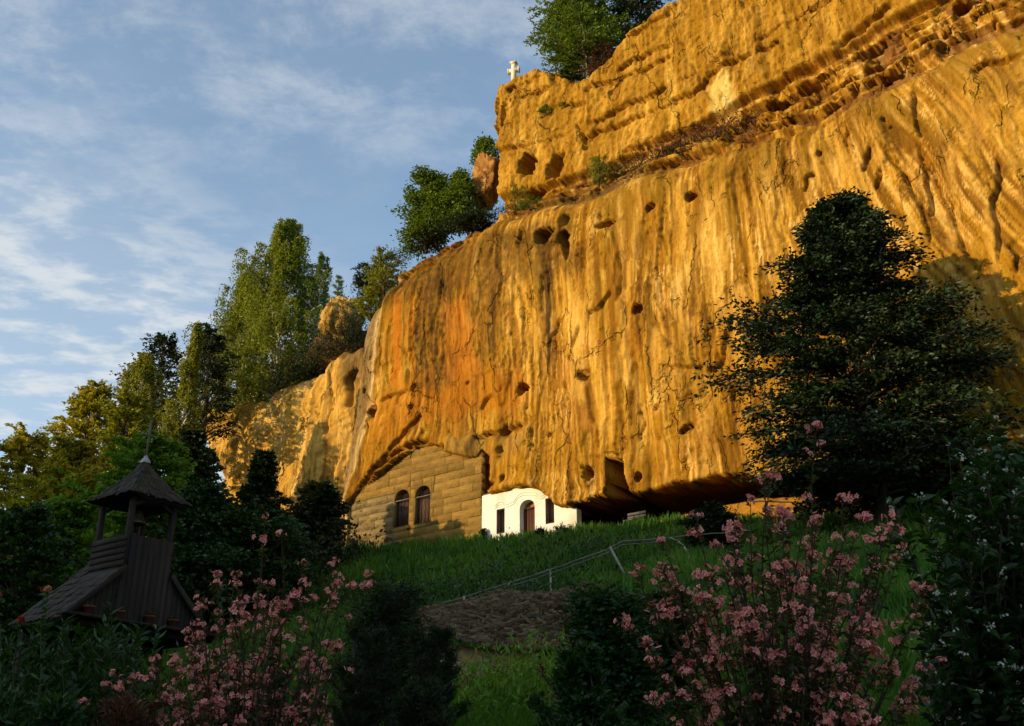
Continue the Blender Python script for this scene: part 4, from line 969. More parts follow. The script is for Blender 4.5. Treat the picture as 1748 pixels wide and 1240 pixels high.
# lower roof
DP = 1.9
for sgn in (-1, 1):
    n = 10; L0 = math.hypot(hw_-xl, (hw_-xl)*slope)
    q = MB(); V = []
    for x0_, x1_, y0_ in ((hw_, hw_+sgn*(w/2+.01), w+.04), (hw_+sgn*(w/2+.01), hw_+sgn*(hw_-xl+.15), -.12)):
        V = [(x_, y_, roofz(x_)) for x_ in (x0_, x1_) for y_ in (y0_, DP)]; V += [(p_[0], p_[1], p_[2]-.05) for p_ in V]
        q.add(V, [(0, 1, 3, 2), (4, 6, 7, 5), (0, 2, 6, 4), (1, 5, 7, 3), (2, 3, 7, 6)])
    q.build('roof_slope', M['darkwood'], bel)
    for k in range(n):
        q = MB(); fa, fb = 1-k/n, 1-(k+1.35)/n; xa_, xb_ = hw_+sgn*(hw_-xl+.17)*fa, hw_+sgn*(hw_-xl+.17)*max(fb, 0); y = -.15
        while y < DP:
            wy = rnd.uniform(.09, .15); jz = rnd.uniform(.0, .035); ex = rnd.uniform(-.02, .03)*sgn
            inn = lambda xx, yy: False
            za_, zb_ = roofz(xa_)+.03+jz, roofz(xb_)+.012
            V = [(xa_+ex, y, za_), (xa_+ex, y+wy, za_), (xb_, y+wy, zb_), (xb_, y, zb_)]; V2 = [(p[0], p[1], p[2]+.022) for p in V]
            fs = [(4, 5, 6, 7), (0, 1, 5, 4), (1, 2, 6, 5), (3, 0, 4, 7)]
            if sgn > 0: fs = [f_[::-1] for f_ in fs]
            if not (min(abs(xa_-hw_), abs(xb_-hw_)) < w/2-.02 and y < w): q.add(V+V2, fs)
            y += wy
        if q.n: q.build('shingle_course', M['shingle'], bel)
    q = MB(); xe = hw_+sgn*(hw_-xl+.12); A = Vector((hw_+sgn*w/2, -.14, roofz(hw_+w/2)-.03)); B = Vector((xe, -.14, roofz(xe)-.03)); d = B-A
    q.box((A+B)/2, (d.length, .035, .13), rot=Matrix.Rotation(math.atan2(-d.z, d.x), 3, 'Y')); q.build('barge_board', M['darkwood'], bel)
q = MB(); q.box((hw_, -.16, zG-.04), (xr-xl+.3, .42, .07)); q.build('ledge', M['darkwood'], bel)
q = MB(); q.box((hw_, .05, zG-.16), (xr-xl, .16, .16)); q.box((hw_, DP-.1, zG-.16), (xr-xl, .16, .16)); q.build('beam', M['darkwood'], bel)
for x_ in (xl+.15, hw_, xr-.15):
    for y_ in (.05, DP-.12):
        q = MB(); q.box((x_, y_, (zG-.24-.6)/2), (.16, .16, zG-.24+.6)); q.build('post', M['darkwood'], bel)
q = MB(); q.box((hw_, DP/2, .35), (xr-xl-.3, DP-.3, .9)); q.build('base_wall', M['darkwood'], bel)
# bell
bc = bo + a_*hw_ + b_*hw_
q = lathe([(.23, 0), (.235, .03), (.20, .09), (.165, .20), (.14, .30), (.10, .36), (.03, .38), (.03, .46)], 20)
zB = (onplane(249, 896, bc, v_)).z
o = q.build('bell', M['bronze'], None, smooth=True, loc=(bc.x, bc.y, zB)); tag(o, 'dark bronze bell hanging between the posts of the belfry', 'bell')
q = MB(); q.tube([(0, 0, .05), (0, 0, zE+gz_-zB-.04)], .025, 6); q.build('yoke', M['iron'], o)
# flower pots on the ledge of the gable
pot_l = ['terracotta pot with a small white bloom, leftmost on the belfry ledge', 'terracotta pot, second from the left on the belfry ledge', 'terracotta pot with a thin sprig, third from the left on the belfry ledge',
         'terracotta pot, fourth from the left on the belfry ledge', 'terracotta pot at the right end of the belfry ledge behind pink blossoms']
potm = lathe([(.001, 0), (.10, 0), (.135, .17), (.15, .17), (.15, .21), (.13, .21), (.12, .18), (.001, .17)], 16).build('flower_pot', M['clay'], link=False)
for i, (pxx, yo) in enumerate(((150, -.2), (203, -.2), (255, -.2), (297, -.2), (345, -.2))):
    x_, _ = fp(pxx, 1052, yo); p = bo + a_*x_ + b_*yo; o = ob('flower_pot', potm, None, (p.x, p.y, gz_+zG-.005)); tag(o, pot_l[i], 'flower pot', 'terracotta pots on the belfry ledge')
    rs = np.random.RandomState(i+9); nl = 26
    P0 = np.zeros((nl, 3)); P0[:, :2] = rs.normal(0, .04, (nl, 2)); P0[:, 2] = .17
    D0 = np.stack([rs.normal(0, .5, nl), rs.normal(0, .5, nl), rs.uniform(.6, 1.2, nl)], 1); D0 /= np.linalg.norm(D0, axis=1)[:, None]
    V = np.stack([P0, P0+D0*.09+np.cross(D0, [0, 0, 1])*.02, P0+D0*.20, P0+D0*.09-np.cross(D0, [0, 0, 1])*.02], 1).reshape(-1, 3)
    mesh_np('plant', V, np.arange(nl*4).reshape(-1, 4), M['lf_fg'], o, color=np.tile([.5, .5, .5], (nl*4, 1)))

# ------------------------------------------------------------------ hand rails on the steps
def railing(name, label, rail_px, posts_px, Yf, double=True, r=.021, postmat='palewood'):
    pts = []
    for (a, b) in rail_px: pts.append(atY(a, b, Yf(a)))
    o0 = pts[0].copy(); o0.z = float(G(o0.x, o0.y)); t = thing(name, o0, label, 'hand rail')
    pp = []
    for i in range(len(pts)-1):
        for u in np.linspace(0, 1, 5)[:-1]: pp.append(pts[i].lerp(pts[i+1], u) + Vector((0, 0, .012*math.sin(i*4+u*7))))
    pp.append(pts[-1])
    q = MB(); q.tube([p-o0 for p in pp], r, 7); q.build('rail', M['railwood'], t, smooth=True)
    if double:
        q = MB(); q.tube([p-o0-Vector((0, .02, .11+.0*i)) for i, p in enumerate(pp[:int(len(pp)*.75)])], r*.8, 6); q.build('rail', M['railwood'], t, smooth=True)
    for (a, b, a2, b2, wd) in posts_px:
        p = atY(a, b, Yf(a)); p2 = atY(a2, b2, Yf(a)); g2 = float(G(p2.x, p2.y)); p2.z = min(p2.z, g2+.3)
        if p2.z > g2: p2 = p2 + (p2-p).normalized()*.5
        d = (p2-p); q = MB(); q.box((p+p2)/2-o0, (wd, .06, d.length), rot=d.to_track_quat('Z', 'Y').to_matrix()); q.build('post', M[postmat], t)
    return t
railing('hand_rail', 'weathered pole hand rail with pale posts climbing right across the grass', [(748, 1033), (793, 1019), (868, 996), (960, 966), (1036, 938), (1062, 925), (1150, 917), (1215, 911), (1282, 906)],
        [(792, 1018, 796, 1032, .10), (869, 996, 864, 1016, .05), (1041, 934, 1064, 966, .10), (940, 972, 940, 998, .07)], lambda a: 30.0 + (a-750)*.006)
o_ = atY(1146, 919, 32.5); q = MB(); arc = [(1144, 919), (1156, 924), (1167, 933), (1175, 946), (1178, 962)]
t = thing('bent_plank', Vector((o_.x, o_.y, float(G(o_.x, o_.y)))), 'pale curved plank leaning from the hand rail into the grass', 'plank'); 
arcp = [atY(a, b, 32.4) - Vector(t.location) for a, b in arc]
q = MB()
for i in range(len(arcp)-1):
    d = arcp[i+1]-arcp[i]; q.box((arcp[i]+arcp[i+1])/2, (.13, .04, d.length*1.12), rot=d.to_track_quat('Z', 'Y').to_matrix())
q.build('board', M['palewood'], t)
railing('hand_rail', 'thin grey rail with a dark strut in front of the lit sand under the overhang', [(1285, 856), (1350, 857), (1410, 863), (1480, 866), (1500, 864)], [(1352, 859, 1392, 881, .07), (1462, 866, 1466, 884, .06)], lambda a: 40.5-(a-1285)*.012, False, .028, 'darkwood')

# ------------------------------------------------------------------ picket fence at the left corner of the chapel
f0 = W(498, 915, 1.2); f1 = W(588, 905, 1.2)
t = thing('picket_fence', gp(f0.x, f0.y), 'dark old picket fence between the black bushes and the chapel corner', 'fence')
n = 24; bas = Vector(t.location)
for i in range(n):
    u = i/(n-1); p = f0.lerp(f1, u); gz = float(G(p.x, p.y)); h = rnd.uniform(1.15, 1.45)
    q = MB(); q.box((p.x-bas.x, p.y-bas.y, gz-bas.z+h/2-.1), (rnd.uniform(.09, .13), .03, h), rot=Matrix.Rotation(rnd.uniform(-.05, .05), 3, 'Y') @ Matrix.Rotation(-AL, 3, 'Z')); q.build('picket', M['darkwood'], t)
for dz in (.35, 1.0):
    q = MB(); a = Vector((f0.x, f0.y, float(G(f0.x, f0.y))+dz))-bas; b = Vector((f1.x, f1.y, float(G(f1.x, f1.y))+dz))-bas; q.tube([a+Vector((.02, .05, 0)), b+Vector((.02, .05, 0))], .035, 5); q.build('rail', M['darkwood'], t)

# ------------------------------------------------------------------ stalls and bench under the rock
def stall(px, Hh, label, first=None):
    p = W(px, 868, .4); p.z = float(G(p.x, p.y))
    if first is not None:
        r = first.copy(); COL.objects.link(r); r.location = p; r['label'] = label
        for ch in first.children:
            c_ = ch.copy(); COL.objects.link(c_); c_.parent = r
        return r
    t = thing('church_stall', p, label, 'church stall', 'wooden church stalls under the rock', -AL)
    for x_ in (-.32, .32):
        q = MB(); q.box((x_, -.25, .72), (.06, .06, 1.44)); q.build('front_post', M['stallwood'], t)
        q = MB(); q.box((x_, .25, .85), (.06, .06, 1.7)); q.build('back_post', M['stallwood'], t)
        q = MB(); q.box((x_, 0, 1.42), (.11, .66, .05)); q.build('arm_rest', M['stallwood'], t)
    q = MB(); q.box((0, 0, .62), (.6, .5, .05)); q.build('seat', M['stallwood'], t)
    for x_ in (-.18, 0, .18):
        q = MB(); q.box((x_, .26, 1.1), (.12, .03, .9)); q.build('back_slat', M['stallwood'], t)
    q = MB(); q.box((0, -.25, .8), (.6, .04, .06)); q.build('front_rail', M['stallwood'], t); q = MB(); q.box((0, .25, 1.62), (.7, .05, .12)); q.build('top_rail', M['stallwood'], t)
    q = MB(); q.box((0, .25, 1.84), (.08, .05, .36)); q.box((0, .25, 1.9), (.24, .05, .07)); q.build('crest', M['stallwood'], t)
    return t
st0 = stall(1524, 0, 'reddish wooden church stall with cross crest nearest the tree trunk')
stall(1552, 0, 'reddish wooden church stall second from the tree trunk', st0)
stall(1582, 0, 'reddish wooden church stall third from the tree trunk, half behind leaves', st0)
t = thing('garden_fence', gp(*W(1600, 850, .6).xy), 'low dark red fence running behind the white-flowered shrub', 'fence'); bas = Vector(t.location)
for i in range(16):
    p = W(1606+i*13, 846, .5); gz = float(G(p.x, p.y)); q = MB(); q.box((p.x-bas.x, p.y-bas.y, gz-bas.z+.75), (.08, .05, 1.7), rot=Matrix.Rotation(rnd.uniform(-.03, .03), 3, 'Y')); q.build('paling', M['stallwood'], t)
for dz in (.5, 1.3):
    a = W(1600, 846, .45); b = W(1810, 846, .45); a.z = float(G(a.x, a.y))+dz; b.z = float(G(b.x, b.y))+dz; q = MB(); q.tube([a-bas, b-bas], .035, 5); q.build('rail', M['stallwood'], t)
p = W(1083, 897, -.6); p.z = float(G(p.x, p.y))
t = thing('bench', p, 'small grey bench in the dark under the overhang', 'bench', None, -AL)
for k in range(3): 
    q = MB(); q.box((0, -.15+.15*k, .5), (1.0, .13, .04)); q.build('seat_slat', M['cavedark'], t)
for k in range(2):
    q = MB(); q.box((0, .25, .72+.16*k), (1.0, .03, .12)); q.build('back_slat', M['cavedark'], t)
for x_ in (-.42, .42):
    q = MB(); q.box((x_, .0, .24), (.06, .4, .48)); q.build('leg', M['cavedark'], t)

# ------------------------------------------------------------------ low shingled hut
e1, e2 = atY(735, 1078, 20.5), atY(1215, 1105, 19.5)
ridge_px = [(720, 1052), (755, 1037), (790, 1033), (822, 1024), (850, 1013), (900, 1009), (980, 1012), (1040, 1014), (1080, 1018), (1120, 1030)]
eave_px = [(715, 1082), (755, 1088), (790, 1094), (822, 1100), (850, 1103), (900, 1108), (980, 1113), (1040, 1115), (1080, 1116), (1120, 1116)]
RT = [atY(a, b, 23.6) for a, b in ridge_px]; EV = [atY(a, b, 20.6-(i*.05)) for i, (a, b) in enumerate(eave_px)]
o0 = Vector((EV[4].x, EV[4].y, float(G(EV[4].x, EV[4].y)))); hut = thing('shingled_hut', o0, 'low hut sunk in the grass under a shaggy roof of weathered split shingles', 'hut')
def rp(u, v):
    k = u*(len(RT)-1); i = min(int(k), len(RT)-2); f = k-i; a = EV[i].lerp(EV[i+1], f); b = RT[i].lerp(RT[i+1], f); p = a.lerp(b, v); p.z += .22*math.sin(math.pi*v) + .04*math.sin(u*31)*v; return p - o0
V = []; nu, nv = 40, 8
for i in range(nu+1):
    for j in range(nv+1): V.append(rp(i/nu, j/nv))
m = MB(); m.add(V, gridfaces(nu+1, nv+1)); m.build('roof', M['darkwood'], hut, smooth=True)
rs = np.random.RandomState(3); m = MB(); rows = 26
for j in range(rows):
    v0 = j/rows; cnt = 74
    for i in range(cnt):
        u0 = (i+rs.uniform(-.4, .4))/cnt; 
        if not 0 <= u0 <= 1: continue
        p = rp(u0, min(v0+rs.uniform(-.015, .015), 1)); q2 = rp(u0, min(v0+.06, 1)); ax = (q2-p).normalized() if (q2-p).length > 1e-4 else Vector((0, 1, .4)); sd = Vector((1, 0, 0)).cross(ax).normalized()
        wv = Vector((1, 0, rs.uniform(-.4, .4))).normalized()*rs.uniform(.05, .24); ln_ = ax*rs.uniform(.10, .22); up = -sd if sd.z < 0 else sd
        up = up*rs.uniform(.02, .07); k = rs.uniform(.35, 1); cc_ = np.array((.27, .20, .12))*k if rs.rand() > .3 else np.array((.15, .085, .05))*k
        V = [p-wv/2+up, p+wv/2+up*rs.uniform(.7, 1.3), p+wv/2+ln_, p-wv/2+ln_, p-wv/2, p+wv/2]
        m.add([tuple(x_) for x_ in V], [(0, 1, 2, 3), (4, 5, 1, 0)], [(4, 0, 3), (5, 2, 1)], col=cc_)
tag(m.build('shingles', M['hutshingle'], hut, color=True), kind='stuff')
m = MB()
for i in range(len(EV)-1):
    a, b = EV[i]-o0, EV[i+1]-o0; a = a + Vector((0, .3, -.05)); b = b + Vector((0, .3, -.05)); m.add([a, b, b-Vector((0, .15, .9)), a-Vector((0, .15, .9))], [(0, 3, 2, 1)])
m.build('rubble_wall', M['hutwall'], hut)

# ------------------------------------------------------------------ dog
def skin(name, verts, edges, radii, mat, parent=None, loc=None, rz=0, sub=1):
    me = bpy.data.meshes.new(name); me.from_pydata(verts, edges, []); o = ob(name, me, parent, loc); o.rotation_euler = (0, 0, rz); me.materials.append(mat)
    md = o.modifiers.new('Skin', 'SKIN'); md.use_smooth_shade = True
    if not me.skin_vertices: me.skin_vertices.new(name='')
    for v, r in zip(me.skin_vertices[0].data, radii): v.radius = (r, r)
    me.skin_vertices[0].data[0].use_root = True
    s = o.modifiers.new('Sub', 'SUBSURF'); s.levels = sub; s.render_levels = sub
    return o
p = W(606, 934, 1.7); p.z = float(G(p.x, p.y))
dv = [(0, 0, .18), (-.04, 0, .38), (-.10, 0, .54), (-.17, 0, .66), (-.30, 0, .70), (-.40, 0, .66), (.06, -.10, .16), (-.12, -.12, .10), (-.02, -.12, .02), (-.14, -.12, .01), (.06, .10, .16), (-.12, .12, .10), (-.02, .12, .02), (-.14, .12, .01),
      (-.16, -.07, .34), (-.18, -.07, .05), (-.24, -.07, .02), (-.16, .07, .34), (-.18, .07, .05), (-.24, .07, .02), (.14, 0, .08), (.30, .05, .05), (.40, .12, .09), (-.22, -.07, .80), (-.22, .07, .80)]
de = [(0, 1), (1, 2), (2, 3), (3, 4), (4, 5), (0, 6), (6, 7), (7, 8), (8, 9), (0, 10), (10, 11), (11, 12), (12, 13), (2, 14), (14, 15), (15, 16), (2, 17), (17, 18), (18, 19), (0, 20), (20, 21), (21, 22), (3, 23), (3, 24)]
dr = [.17, .15, .13, .09, .085, .035, .10, .08, .04, .035, .10, .08, .04, .035, .05, .03, .035, .05, .03, .035, .04, .025, .015, .02, .02]
tag(skin('dog', dv, de, dr, M['black'], None, p, -AL), 'small black dog sitting in the grass at the left corner of the masonry', 'dog')
# white stake by the fence
p = W(497, 938, 1.4); p.z = float(G(p.x, p.y)); q = MB(); q.tube([(0, 0, -.1), (.02, 0, .55), (.0, 0, .95)], .06, 6); o = q.build('marker_stake', M['palewood'], None, loc=p); tag(o, 'short pale stake standing at the left end of the picket fence', 'stake')
# ------------------------------------------------------------------ vegetation
def leaves_np(Cn, Dr, Nr, size, asp, rs, tone, fold=.25):
    n = len(Cn); Dr = Dr/(np.linalg.norm(Dr, axis=1)[:, None]+1e-9); Sd = np.cross(Dr, Nr); Sd /= np.linalg.norm(Sd, axis=1)[:, None]+1e-9; Up = np.cross(Sd, Dr)
    sz = size[:, None]; mid = Cn + Dr*sz*.45
    V = np.stack([Cn, mid+Sd*sz*asp*.5+Up*sz*asp*fold, Cn+Dr*sz-Up*sz*.08, mid-Sd*sz*asp*.5+Up*sz*asp*fold], 1).reshape(-1, 3)
    i = np.arange(n)[:, None]*4; f = np.concatenate([i+np.array([[0, 1, 2]]), i+np.array([[0, 2, 3]])], 0)
    col = np.repeat(np.stack([tone, rs.uniform(0, 1, n), np.zeros(n)], 1), 4, axis=0); return V, f, col
def tree(name, label, cat, group, base, H, R, nl=60, nt=12, nf=14, ls=.16, asp=.55, mat='lf_green', bark='bark', cb=.15, e0=.1, e1=1.0, prof=None, style='spray', tr=None, seed=1, lean=(0, 0), stems=1, squash=1.0, twigs=True, jit=.25, drop=.5, flat=1.0):
    rs = np.random.RandomState(seed); root = thing(name, base, label, cat, group)
    tr = tr or H*.018; prof = prof or (lambda t: np.interp(t, [0, .15, .4, .7, .88, 1.0], [.6, .88, 1.0, .92, .66, .38]))
    TP = []; TR = []
    stm = []; H_ = H; H = H - .30*R*(e1 > .8)
    for k in range(stems):
        m = 9; u = np.linspace(0, 1, m); an = rs.uniform(0, 6.28); sp = (R*.28 if stems > 1 else 0)*rs.uniform(.5, 1.2)
        x = lean[0]*u + sp*np.cos(an)*u + .02*H*np.cumsum(rs.normal(0, .35, m))*(u > 0); y = lean[1]*u + sp*np.sin(an)*u + .02*H*np.cumsum(rs.normal(0, .35, m))*(u > 0)
        hh_ = H*(1 if k == 0 else rs.uniform(.75, .95)); P_ = np.stack([x, y, -.3 + (hh_+.3)*u], 1); stm.append(P_); TP.append(P_); TR.append(tr*(1.0 if k == 0 else .75)*(1-.93*u)+.008)
    LP = []; LR = []; Lv = [[], [], [], []]
    t = (np.arange(nl)+rs.uniform(0, 1, nl))/nl; az = np.arange(nl)*2.39996 + rs.uniform(-.5, .5, nl); Ln = R*prof(t)*rs.uniform(.5, 1.22, nl)*(1+.22*np.sin(az*2+seed)*np.cos(t*9+seed)); el = e0+(e1-e0)*t + rs.uniform(-.12, .12, nl)
    zc = cb + (1-cb)*t
    nu = 6; U = np.linspace(0, 1, nu)
    k_ = rs.randint(0, stems, nl)
    starth = np.clip(zc - np.sin(el)*Ln/H*.75, cb*.6, .97)
    S0 = np.stack([[np.interp(starth[i]*H, stm[k_[i]][:, 2], stm[k_[i]][:, c]) for c in (0, 1)] + [starth[i]*H] for i in range(nl)])
    dH = np.stack([np.cos(az), np.sin(az)*squash, np.zeros(nl)], 1)
    vert = np.sin(el)*Ln
    LPs = S0[:, None] + dH[:, None]*(np.cos(el)*Ln)[:, None, None]*U[None, :, None]
    LPs[..., 2] += vert[:, None]*U[None]**(1.0 if style != 'weep' else .8) + (Ln*.08)[:, None]*np.sin(U*3.1)[None]
    LPs += np.cumsum(rs.normal(0, .02, LPs.shape), 1)*Ln[:, None, None]
    LRr = (tr*.42*(1-.6*t))[:, None]*(1-.85*U)[None] + .006
    # twigs
    u = rs.uniform(.10 if flat < 1 else .22, 1.0, (nl, nt))**.8; idx = u*(nu-1); i0 = np.clip(idx.astype(int), 0, nu-2); fr = idx-i0
    li = np.arange(nl)[:, None]; T0 = LPs[li, i0]*(1-fr[..., None]) + LPs[li, i0+1]*fr[..., None]
    da = rs.uniform(.25 if flat < 1 else .35, 1.0 if flat < 1 else 1.25, (nl, nt))*rs.choice([-1, 1], (nl, nt)); ta = az[:, None]+da
    tl = (Ln[:, None]*rs.uniform(.22, .5, (nl, nt))*(1.15-.6*u) + .10*R)
    m3 = 4; U3 = np.linspace(0, 1, m3)
    if style == 'weep':
        dr_ = rs.uniform(.6, 1.5, (nl, nt))*drop*R*.6
        TW = T0[:, :, None] + np.stack([np.cos(ta), np.sin(ta), 0*ta], -1)[:, :, None]*(tl*.5)[..., None, None]*(U3**.6)[None, None, :, None]
        TW[..., 2] += -(dr_[..., None])*U3[None, None]**1.7 + (tl*.12)[..., None]*np.sin(U3*3.1)
    elif style == 'up':
        TW = T0[:, :, None] + np.stack([np.cos(ta)*.7, np.sin(ta)*.7, 0*ta+.8], -1)[:, :, None]*(tl*.8)[..., None, None]*U3[None, None, :, None]
    else:
        ts = flat*rs.uniform(-.25, .22, (nl, nt)) + .35*np.sin(el)[:, None]
        TW = T0[:, :, None] + np.stack([np.cos(ta), np.sin(ta), ts], -1)[:, :, None]*tl[..., None, None]*U3[None, None, :, None]
        TW[..., 2] -= tl[..., None]*.15*U3**2
    # leaves
    q = rs.uniform(.05, 1.08, (nl, nt, nf)); q = np.minimum(q, 1.05); qi = np.clip((q*(m3-1)).astype(int), 0, m3-2); qf = q*(m3-1)-qi
    a_i = np.arange(nl)[:, None, None]; b_i = np.arange(nt)[None, :, None]
    A0 = TW[a_i, b_i, qi]; A1 = TW[a_i, b_i, qi+1]; C = A0+(A1-A0)*qf[..., None]
    dirt = (A1-A0).reshape(-1, 3); dirt /= np.linalg.norm(dirt, axis=1)[:, None]+1e-9
    C = C.reshape(-1, 3) + rs.normal(0, 1, (C.size//3, 3))*np.array([jit, jit, jit*.45*(.6+.4*flat)])*ls*1.6
    n = len(C)
    if style == 'weep': Dr = np.stack([rs.normal(0, .8, n), rs.normal(0, .8, n), -rs.uniform(.0, 1.3, n)], 1); Nr = rs.normal(0, 1, (n, 3))
    elif style == 'up': Dr = dirt + rs.normal(0, .6, (n, 3)); Nr = rs.normal(0, 1, (n, 3))
    else: Dr = dirt + rs.normal(0, .55, (n, 3))*np.array([1, 1, .5]); Nr = np.array([0, 0, .5]) + rs.normal(0, .8, (n, 3))
    tone = np.clip(np.repeat(rs.uniform(0, 1, nl*nt), nf)*.6 + rs.uniform(0, .4, n), 0, 1)
    V, f, col = leaves_np(C, Dr, Nr, ls*rs.uniform(.65, 1.3, n), asp, rs, tone)
    mesh_np('crown', V, f, M[mat], root, color=col)
    V1, f1 = many_tubes(np.array(TP), np.array(TR), 7); V2, f2_ = many_tubes(LPs, LRr, 5); Vs = [V1, V2]; Fs = [f1, f2_+len(V1)]
    if twigs and ls > .055 and (flat < 1 or style == 'up' or seed in (28, 25, 27, 43, 45, 46)):
        TWf = TW.reshape(-1, m3, 3)[::(3 if flat < 1 else 5)]; V3, f3_ = many_tubes(TWf, np.tile(np.linspace(.010, .004, m3)*max(1, R*.35), (len(TWf), 1)), 3); mesh_np('twigs', V3, f3_, M['stem'], root)
    mesh_np('trunk', np.concatenate(Vs), np.concatenate(Fs), M[bark], root, smooth=True)
    return root
def tree_px(name, label, cat, group, pxc, py_base, py_top, pxw, pos, **kw):
    """pos: function giving the foot for a pixel"""
    b = pos(pxc, py_base); zc_ = b.y*math.cos(PITCH) + b.z*math.sin(PITCH)
    d = ray(pxc, py_top); Ht = b.y*d[2]/d[1] - b.z; Rr = pxw/2*zc_/F*1.12
    b2 = b
    return tree(name, label, cat, group, b2, Ht, Rr, **kw)
def onY(Y, dz=0):
    def f(px, py): p = atY(px, py, Y); return Vector((p.x, Y, p.z+dz))
    return f
def onG(Y):
    def f(px, py): p = atY(px, py, Y); return Vector((p.x, Y, float(G(p.x, Y))))
    return f
def onW(h):
    return lambda px, py: W(px, py, h)

# the dark hornbeam in front of the face
hb = lambda t: np.interp(t, [0, .12, .3, .5, .68, .85, 1.0], [.70, .98, 1.0, .84, .60, .36, .10])
pb = W(1498, 866, 5.2); pb.z = float(G(pb.x, pb.y)); 
dtop = ray(1470, 312); Ht = (pb.y)*dtop[2]/dtop[1]-pb.z
tree('hornbeam_tree', 'large dark green broadleaf tree standing before the golden cliff', 'tree', None, pb, Ht-1.1, 4.25, nl=150, nt=25, nf=22, ls=.20, asp=.5, mat='lf_hornbeam', cb=.07, e0=-.04, e1=.62, flat=.35, prof=hb, tr=.24, seed=11, jit=.5, lean=(.1, .0))
tree('hornbeam_tree', 'slim second trunk with sparse leaves just right of the large dark tree', 'tree', None, gp(pb.x+.75, pb.y+.5), 5.2, 2.2, nl=26, nt=10, nf=14, ls=.18, mat='lf_hornbeam', cb=.35, tr=.10, seed=12, jit=.5)

FT = 'trees climbing the slope left of the cliff'
T = [
 ('maple_tree', 'yellow-green sunlit tree at the far left edge of the slope', 18, 900, 716, 190, onG(54), dict(nl=70, nt=12, nf=26, ls=.19, asp=.75, mat='lf_yellow', seed=21, e1=1.3)),
 ('maple_tree', 'rounded golden-green tree rising highest at the left skyline', 126, 900, 638, 150, onG(64), dict(nl=80, nt=13, nf=26, ls=.19, asp=.75, mat='lf_yellow', seed=22, e1=1.3)),
 ('maple_tree', 'golden-leaved tree left of the belfry cross, in front of the others', 110, 930, 735, 190, onG(50), dict(nl=80, nt=13, nf=26, ls=.19, asp=.75, mat='lf_yellow', seed=23, e1=1.3)),
 ('lime_tree', 'fresh green broadleaf tree directly behind the belfry cross', 235, 960, 715, 230, onG(44), dict(nl=95, nt=14, nf=24, ls=.18, asp=.7, mat='lf_green', seed=24, e1=1.2)),
 ('birch_tree', 'small drooping olive birch left of the slender white-trunked birch', 218, 880, 584, 140, onG(66), dict(nl=60, nt=14, nf=18, ls=.20, mat='lf_olive', style='weep', seed=25, e0=.5, e1=1.2, cb=.35, bark='birchbark')),
 ('beech_tree', 'dark tall tree behind the slender birch', 240, 880, 556, 130, onG(74), dict(nl=55, nt=12, nf=14, ls=.24, mat='lf_dark', seed=26, e1=1.3, cb=.4)),
 ('birch_tree', 'slender white-trunked birch standing above the belfry cross', 288, 880, 536, 90, onG(64), dict(nl=60, nt=14, nf=18, ls=.18, mat='lf_olive', style='weep', seed=27, e0=.6, e1=1.3, cb=.4, bark='birchbark', tr=.14, prof=lambda t: np.interp(t, [0, .3, 1], [.8, 1, .15]))),
 ('beech_tree', 'dark bare-stemmed tree group with sky between the stems', 336, 880, 556, 110, onG(72), dict(nl=60, nt=11, nf=12, ls=.22, mat='lf_dark', seed=28, e0=.5, e1=1.3, cb=.5, stems=3, tr=.16)),
 ('oak_tree', 'dark green tree filling the gap right of the belfry roof', 296, 960, 725, 80, onG(52), dict(nl=70, nt=12, nf=16, ls=.22, asp=.7, mat='lf_dark', seed=29, e1=1.2)),
 ('willow_tree', 'olive green bushy tree between the golden tree and the birches', 190, 900, 660, 120, onG(60), dict(nl=70, nt=13, nf=16, ls=.22, mat='lf_olive', seed=30, e1=1.2)),
 ('lime_tree', 'shaded green tree low behind the left side of the belfry roof', 110, 1010, 830, 190, onG(38), dict(nl=80, nt=13, nf=16, ls=.18, asp=.7, mat='lf_green', seed=31, e1=1.2)),
 ('oak_tree', 'shaded bushy tree at the lower left edge above the garden', 0, 1040, 840, 200, onG(34), dict(nl=80, nt=13, nf=15, ls=.17, asp=.7, mat='lf_fg', seed=32, e1=1.2)),
 ('oak_tree', 'dark shrubby tree seen between the belfry posts and the cliff foot', 340, 985, 815, 170, onG(42), dict(nl=80, nt=13, nf=16, ls=.18, asp=.7, mat='lf_fg', seed=33, e1=1.2)),
 ('elder_tree', 'dark low tree hiding the left foot of the yellow cliff', 332, 900, 752, 70, onG(58), dict(nl=60, nt=12, nf=18, ls=.18, asp=.6, mat='lf_fg', seed=37, e1=1.1)),
 ('elder_tree', 'dark pointed bushy tree before the lower yellow cliff', 440, 960, 758, 120, onG(50), dict(nl=90, nt=13, nf=17, ls=.19, asp=.6, mat='lf_dark', seed=34, e1=1.3, prof=lambda t: np.interp(t, [0, .4, .8, 1], [1, .85, .4, .2]))),
 ('elder_tree', 'dark rounded bushy tree next to the left edge of the great cliff', 538, 950, 812, 100, onG(53), dict(nl=80, nt=13, nf=16, ls=.18, asp=.6, mat='lf_dark', seed=35, e1=1.2)),
 ('elder_tree', 'black-green bush standing in front of the picket fence', 440, 985, 850, 200, onG(42), dict(nl=80, nt=13, nf=16, ls=.17, asp=.6, mat='lf_fg', seed=36, e1=1.2)),
]
for (nm, lb, cx_, pb_, pt_, w_, pos, kw) in T: tree_px(nm, lb, 'tree', FT, cx_, pb_, pt_, w_, pos, **kw)
ET = 'trees and bushes on the cliff tops'
